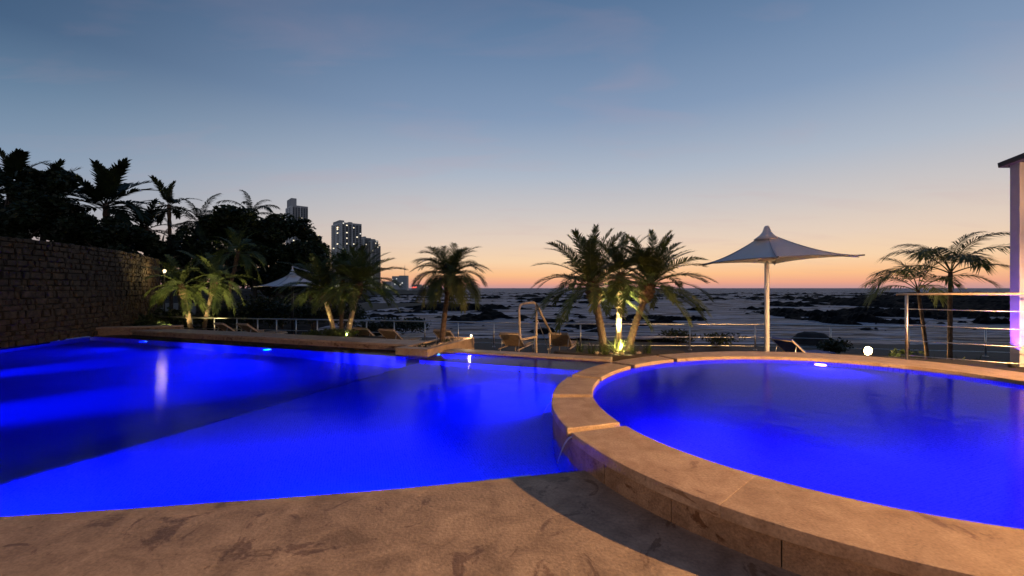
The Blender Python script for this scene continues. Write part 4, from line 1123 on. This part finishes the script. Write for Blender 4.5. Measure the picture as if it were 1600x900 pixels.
Y1 = 650
sc1 = Y1 / F
tower('widest pale apartment tower, left of the pair in the middle distance', tw(533, Y1), 31.3, 45, 103 * sc1 + EYE - SEA, R(40), 38, 26, 1, ((0, .22, 4 * sc1), (.45, .62, 2.5 * sc1)))
tower('lower apartment tower directly right of the widest tower', tw(569, 720), 12, 26, 79 * 720 / F + 6, R(40), 28, 9, 2, ((.1, .4, 2.5),))
tower('narrow apartment tower at the right end of the tower row', tw(581, 715), 11, 24, 75 * 715 / F + 6, R(40), 27, 8, 3, ((.2, .7, 2.5),))
tower('tallest slim tower rising above the dark trees', tw(456, 900), 31.6, 54, 130 * 900 / F + 6, R(40), 45, 10, 4, ((.02, .35, 12 * 900 / F),))
MB_ = MB(); q = tw(590, 716)
tower('thin dark tower at the right edge of the tower row', tw(591, 730), 4, 14, 66 * 730 / F + 6, R(30), 24, 2, 5)
G = 'far lit buildings on the headland'
for k, (px0, px1, pt, yy, lb, lm) in enumerate([(614, 625, 432, 1250, 'pale far block just right of the tower row', WINCOOL), (625, 637, 431, 1150, 'far block with the radio mast behind it', WINCOOL), (600, 613, 440, 1000, 'low far building hidden between tower and small palms', WINLIT), (645, 658, 445, 800, 'far low building with a red light strip', REDLIT), (662, 677, 446, 900, 'far low building left of the bright green lit one', WINLIT), (679, 690, 448, 780, 'far low building glowing green white on the shore', GREENLIT), (726, 740, 446.5, 1400, 'tiny far building on the horizon right of the planter palm', WINLIT)]):
    x0_, x1_ = (px0 - 800) / F * yy, (px1 - 800) / F * yy; h = EYE + (450 - pt) / F * yy - SEA
    o = thing('far_building', lb, 'building', ((x0_ + x1_) / 2, yy, SEA), 0, G); w = x1_ - x0_
    MB().box((0, 0, h / 2), (w, w, h)).build('body', TOWER_D, o); MB().box((0, 0, h + .3), (w * 1.04, w * 1.04, .6)).build('roof', TOWER_D, o)
    for j in range(3):
        MB().box((w * rnd.uniform(-.4, .4), -w / 2 - .2, h * rnd.uniform(.35, .92)), (w * (.12 if k != 3 else .5), .4, max(.8, h * .07))).build('window', lm, o)
m_ = thing('radio_mast', 'thin radio mast on the skyline right of the tower row', 'mast', (*tw(632.5, 1200), SEA)); hm = EYE + 35 / F * 1200 - SEA
MB().tube([(0, 0, 0), (0, 0, hm)], [.9, .5], 6).build('pole', TOWER_D, m_); MB().lathe([(.6, hm * .82), (2.2, hm * .84), (2.2, hm * .86), (.6, hm * .88)], n=8).build('platform', TOWER_D, m_)

# ================================================================== UNDERWATER LAMPS
BLUE = (.0, .005, 1.0)
VIO = (.014, .006, 1.0)


def pool_lamp(label, loc, direction, power, spot=150, blend=1.0, group='underwater pool lamps', colr=BLUE, size=.10):
    d = Vector(direction).normalized(); root = thing('pool_lamp', label, 'lamp', loc, 0, group)
    M = d.to_track_quat('Z', 'Y').to_matrix()
    a = MB().lathe([(.11, -.02), (.11, .012), (.085, .02)], n=16); a.v = [tuple(M @ Vector(p)) for p in a.v]; a.build('ring', STEEL, root)
    a = MB().lathe([(.08, .021), (.07, .03), (.02, .036)], n=16); a.v = [tuple(M @ Vector(p)) for p in a.v]; a.build('lens', POOLBULB, root)
    light('pool_beam', 'SPOT', d * .10, power, colr, root, size=size, spot=spot, blend=blend, direction=d)
    return root




def fill_strip(label, a, b, z, direction, power):
    """a long light strip added under the pool edge for even fill"""
    a, b = Vector((*a, z)), Vector((*b, z)); c = (a + b) / 2; d = Vector(direction).normalized(); ln_s = (b - a).length; ax = (b - a).normalized()
    root = thing('pool_fill_strip', label, 'light strip', c, 0, 'added pool fill strips')
    ang = math.atan2(ax.y, ax.x); M = Matrix.Rotation(ang, 3, 'Z')
    MB().box((0, 0, 0), (ln_s, .03, .05), M).build('channel', STEEL, root)
    MB().box(Vector((d.x, d.y, 0)) * .03 + Vector((0, 0, .032)), (ln_s, .09, .012), M).build('hood', STEEL, root)
    MB().box(d * .018, (ln_s * .98, .008, .03), M).build('lens', POOLBULB, root)
    L_ = bpy.data.lights.new('fill_light', 'AREA'); L_.shape = 'RECTANGLE'; L_.size = ln_s; L_.size_y = .06; L_.energy = power; L_.color = BLUE; L_.spread = R(175)
    o = bpy.data.objects.new('fill_light', L_); col.objects.link(o); o.parent = root; o.location = d * .04
    zc_ = -d; xc = (ax - zc_ * ax.dot(zc_)).normalized(); yc = zc_.cross(xc)
    o.rotation_euler = Matrix((xc, yc, zc_)).transposed().to_euler()
    return root


# deep end: narrow beams from the left wall that rake across the floor
pool_lamp('pool lamp at the left end of the stone wall foot', (-14.52, 11.6, -.40), (1, .20, -.10), 2200, 34)
pool_lamp('pool lamp on the left pool wall, second from the stone wall corner', (-14.45, 5.2, -.40), (.57, .82, -.13), 7500, 20)
pool_lamp('pool lamp on the left pool wall, nearest the deck', (-13.2, 1.95, -.40), (.716, .70, -.13), 15000, 19)
pool_lamp('glinting pool lamp on the far wall below the coping', (*(Fa.lerp(Fb, .66) - NN * .03), -.30), (-.342, -.94, -.05), 800, 150)
pool_lamp('pool lamp on the far wall near the low garden wall', (*(Fa.lerp(Fb, .22) - NN * .03), -.45), (-.342, -.94, -.05), 260, 150)
# shelf: unseen strips added to light it evenly
fill_strip('added blue fill strip under the near edge of the main pool, left part', near[3] + Vector((.3, .09)), V2(P(300, 788)) + Vector((0, .07)), -.20, (.16, 1, -.10), 250)
fill_strip('added blue fill strip under the near edge of the main pool, right part', V2(P(330, 786)) + Vector((.02, .16)), V2(P(800, 746)) + Vector((.2, .36)), -.36, (-.19, 1, -.03), 390)
q = out_pt(R(156), .03); pool_lamp('added pool lamp hidden on the back of the slotted round wall to light the shallow shelf', (q.x, q.y, -.36), (-.92, .28, -.02), 1300, 160)  # lamp added out of view to brighten the far shelf
pool_lamp('small added pool lamp lighting the wading ledge from its planter end', (*(B0 + U * .05 + NN * .45), -.115), (.94, -.30, -.02), 900, 120, size=.04)  # lamp added to put blue light on the ledge
# round pool
for k, (a, pw, lb) in enumerate([(ang_of(1282, 566, .2), 5000, 'glowing blue lamp under the far coping of the round pool'), (R(205), 7000, 'round pool lamp on its near left wall by the last slot'), (R(240), 9000, 'round pool lamp on its near wall, nearest the camera'), (R(275), 9000, 'round pool lamp on its near right wall'), (R(310), 7000, 'round pool lamp on its right wall near the pavilion')]):
    q = in_pt(a, -.01); dd = (CC - q).normalized(); pool_lamp(lb, (q.x, q.y, .03 if k else -.08), (dd.x, dd.y, -.03), pw * .048, 165, 1.0, 'round pool lamps', VIO)
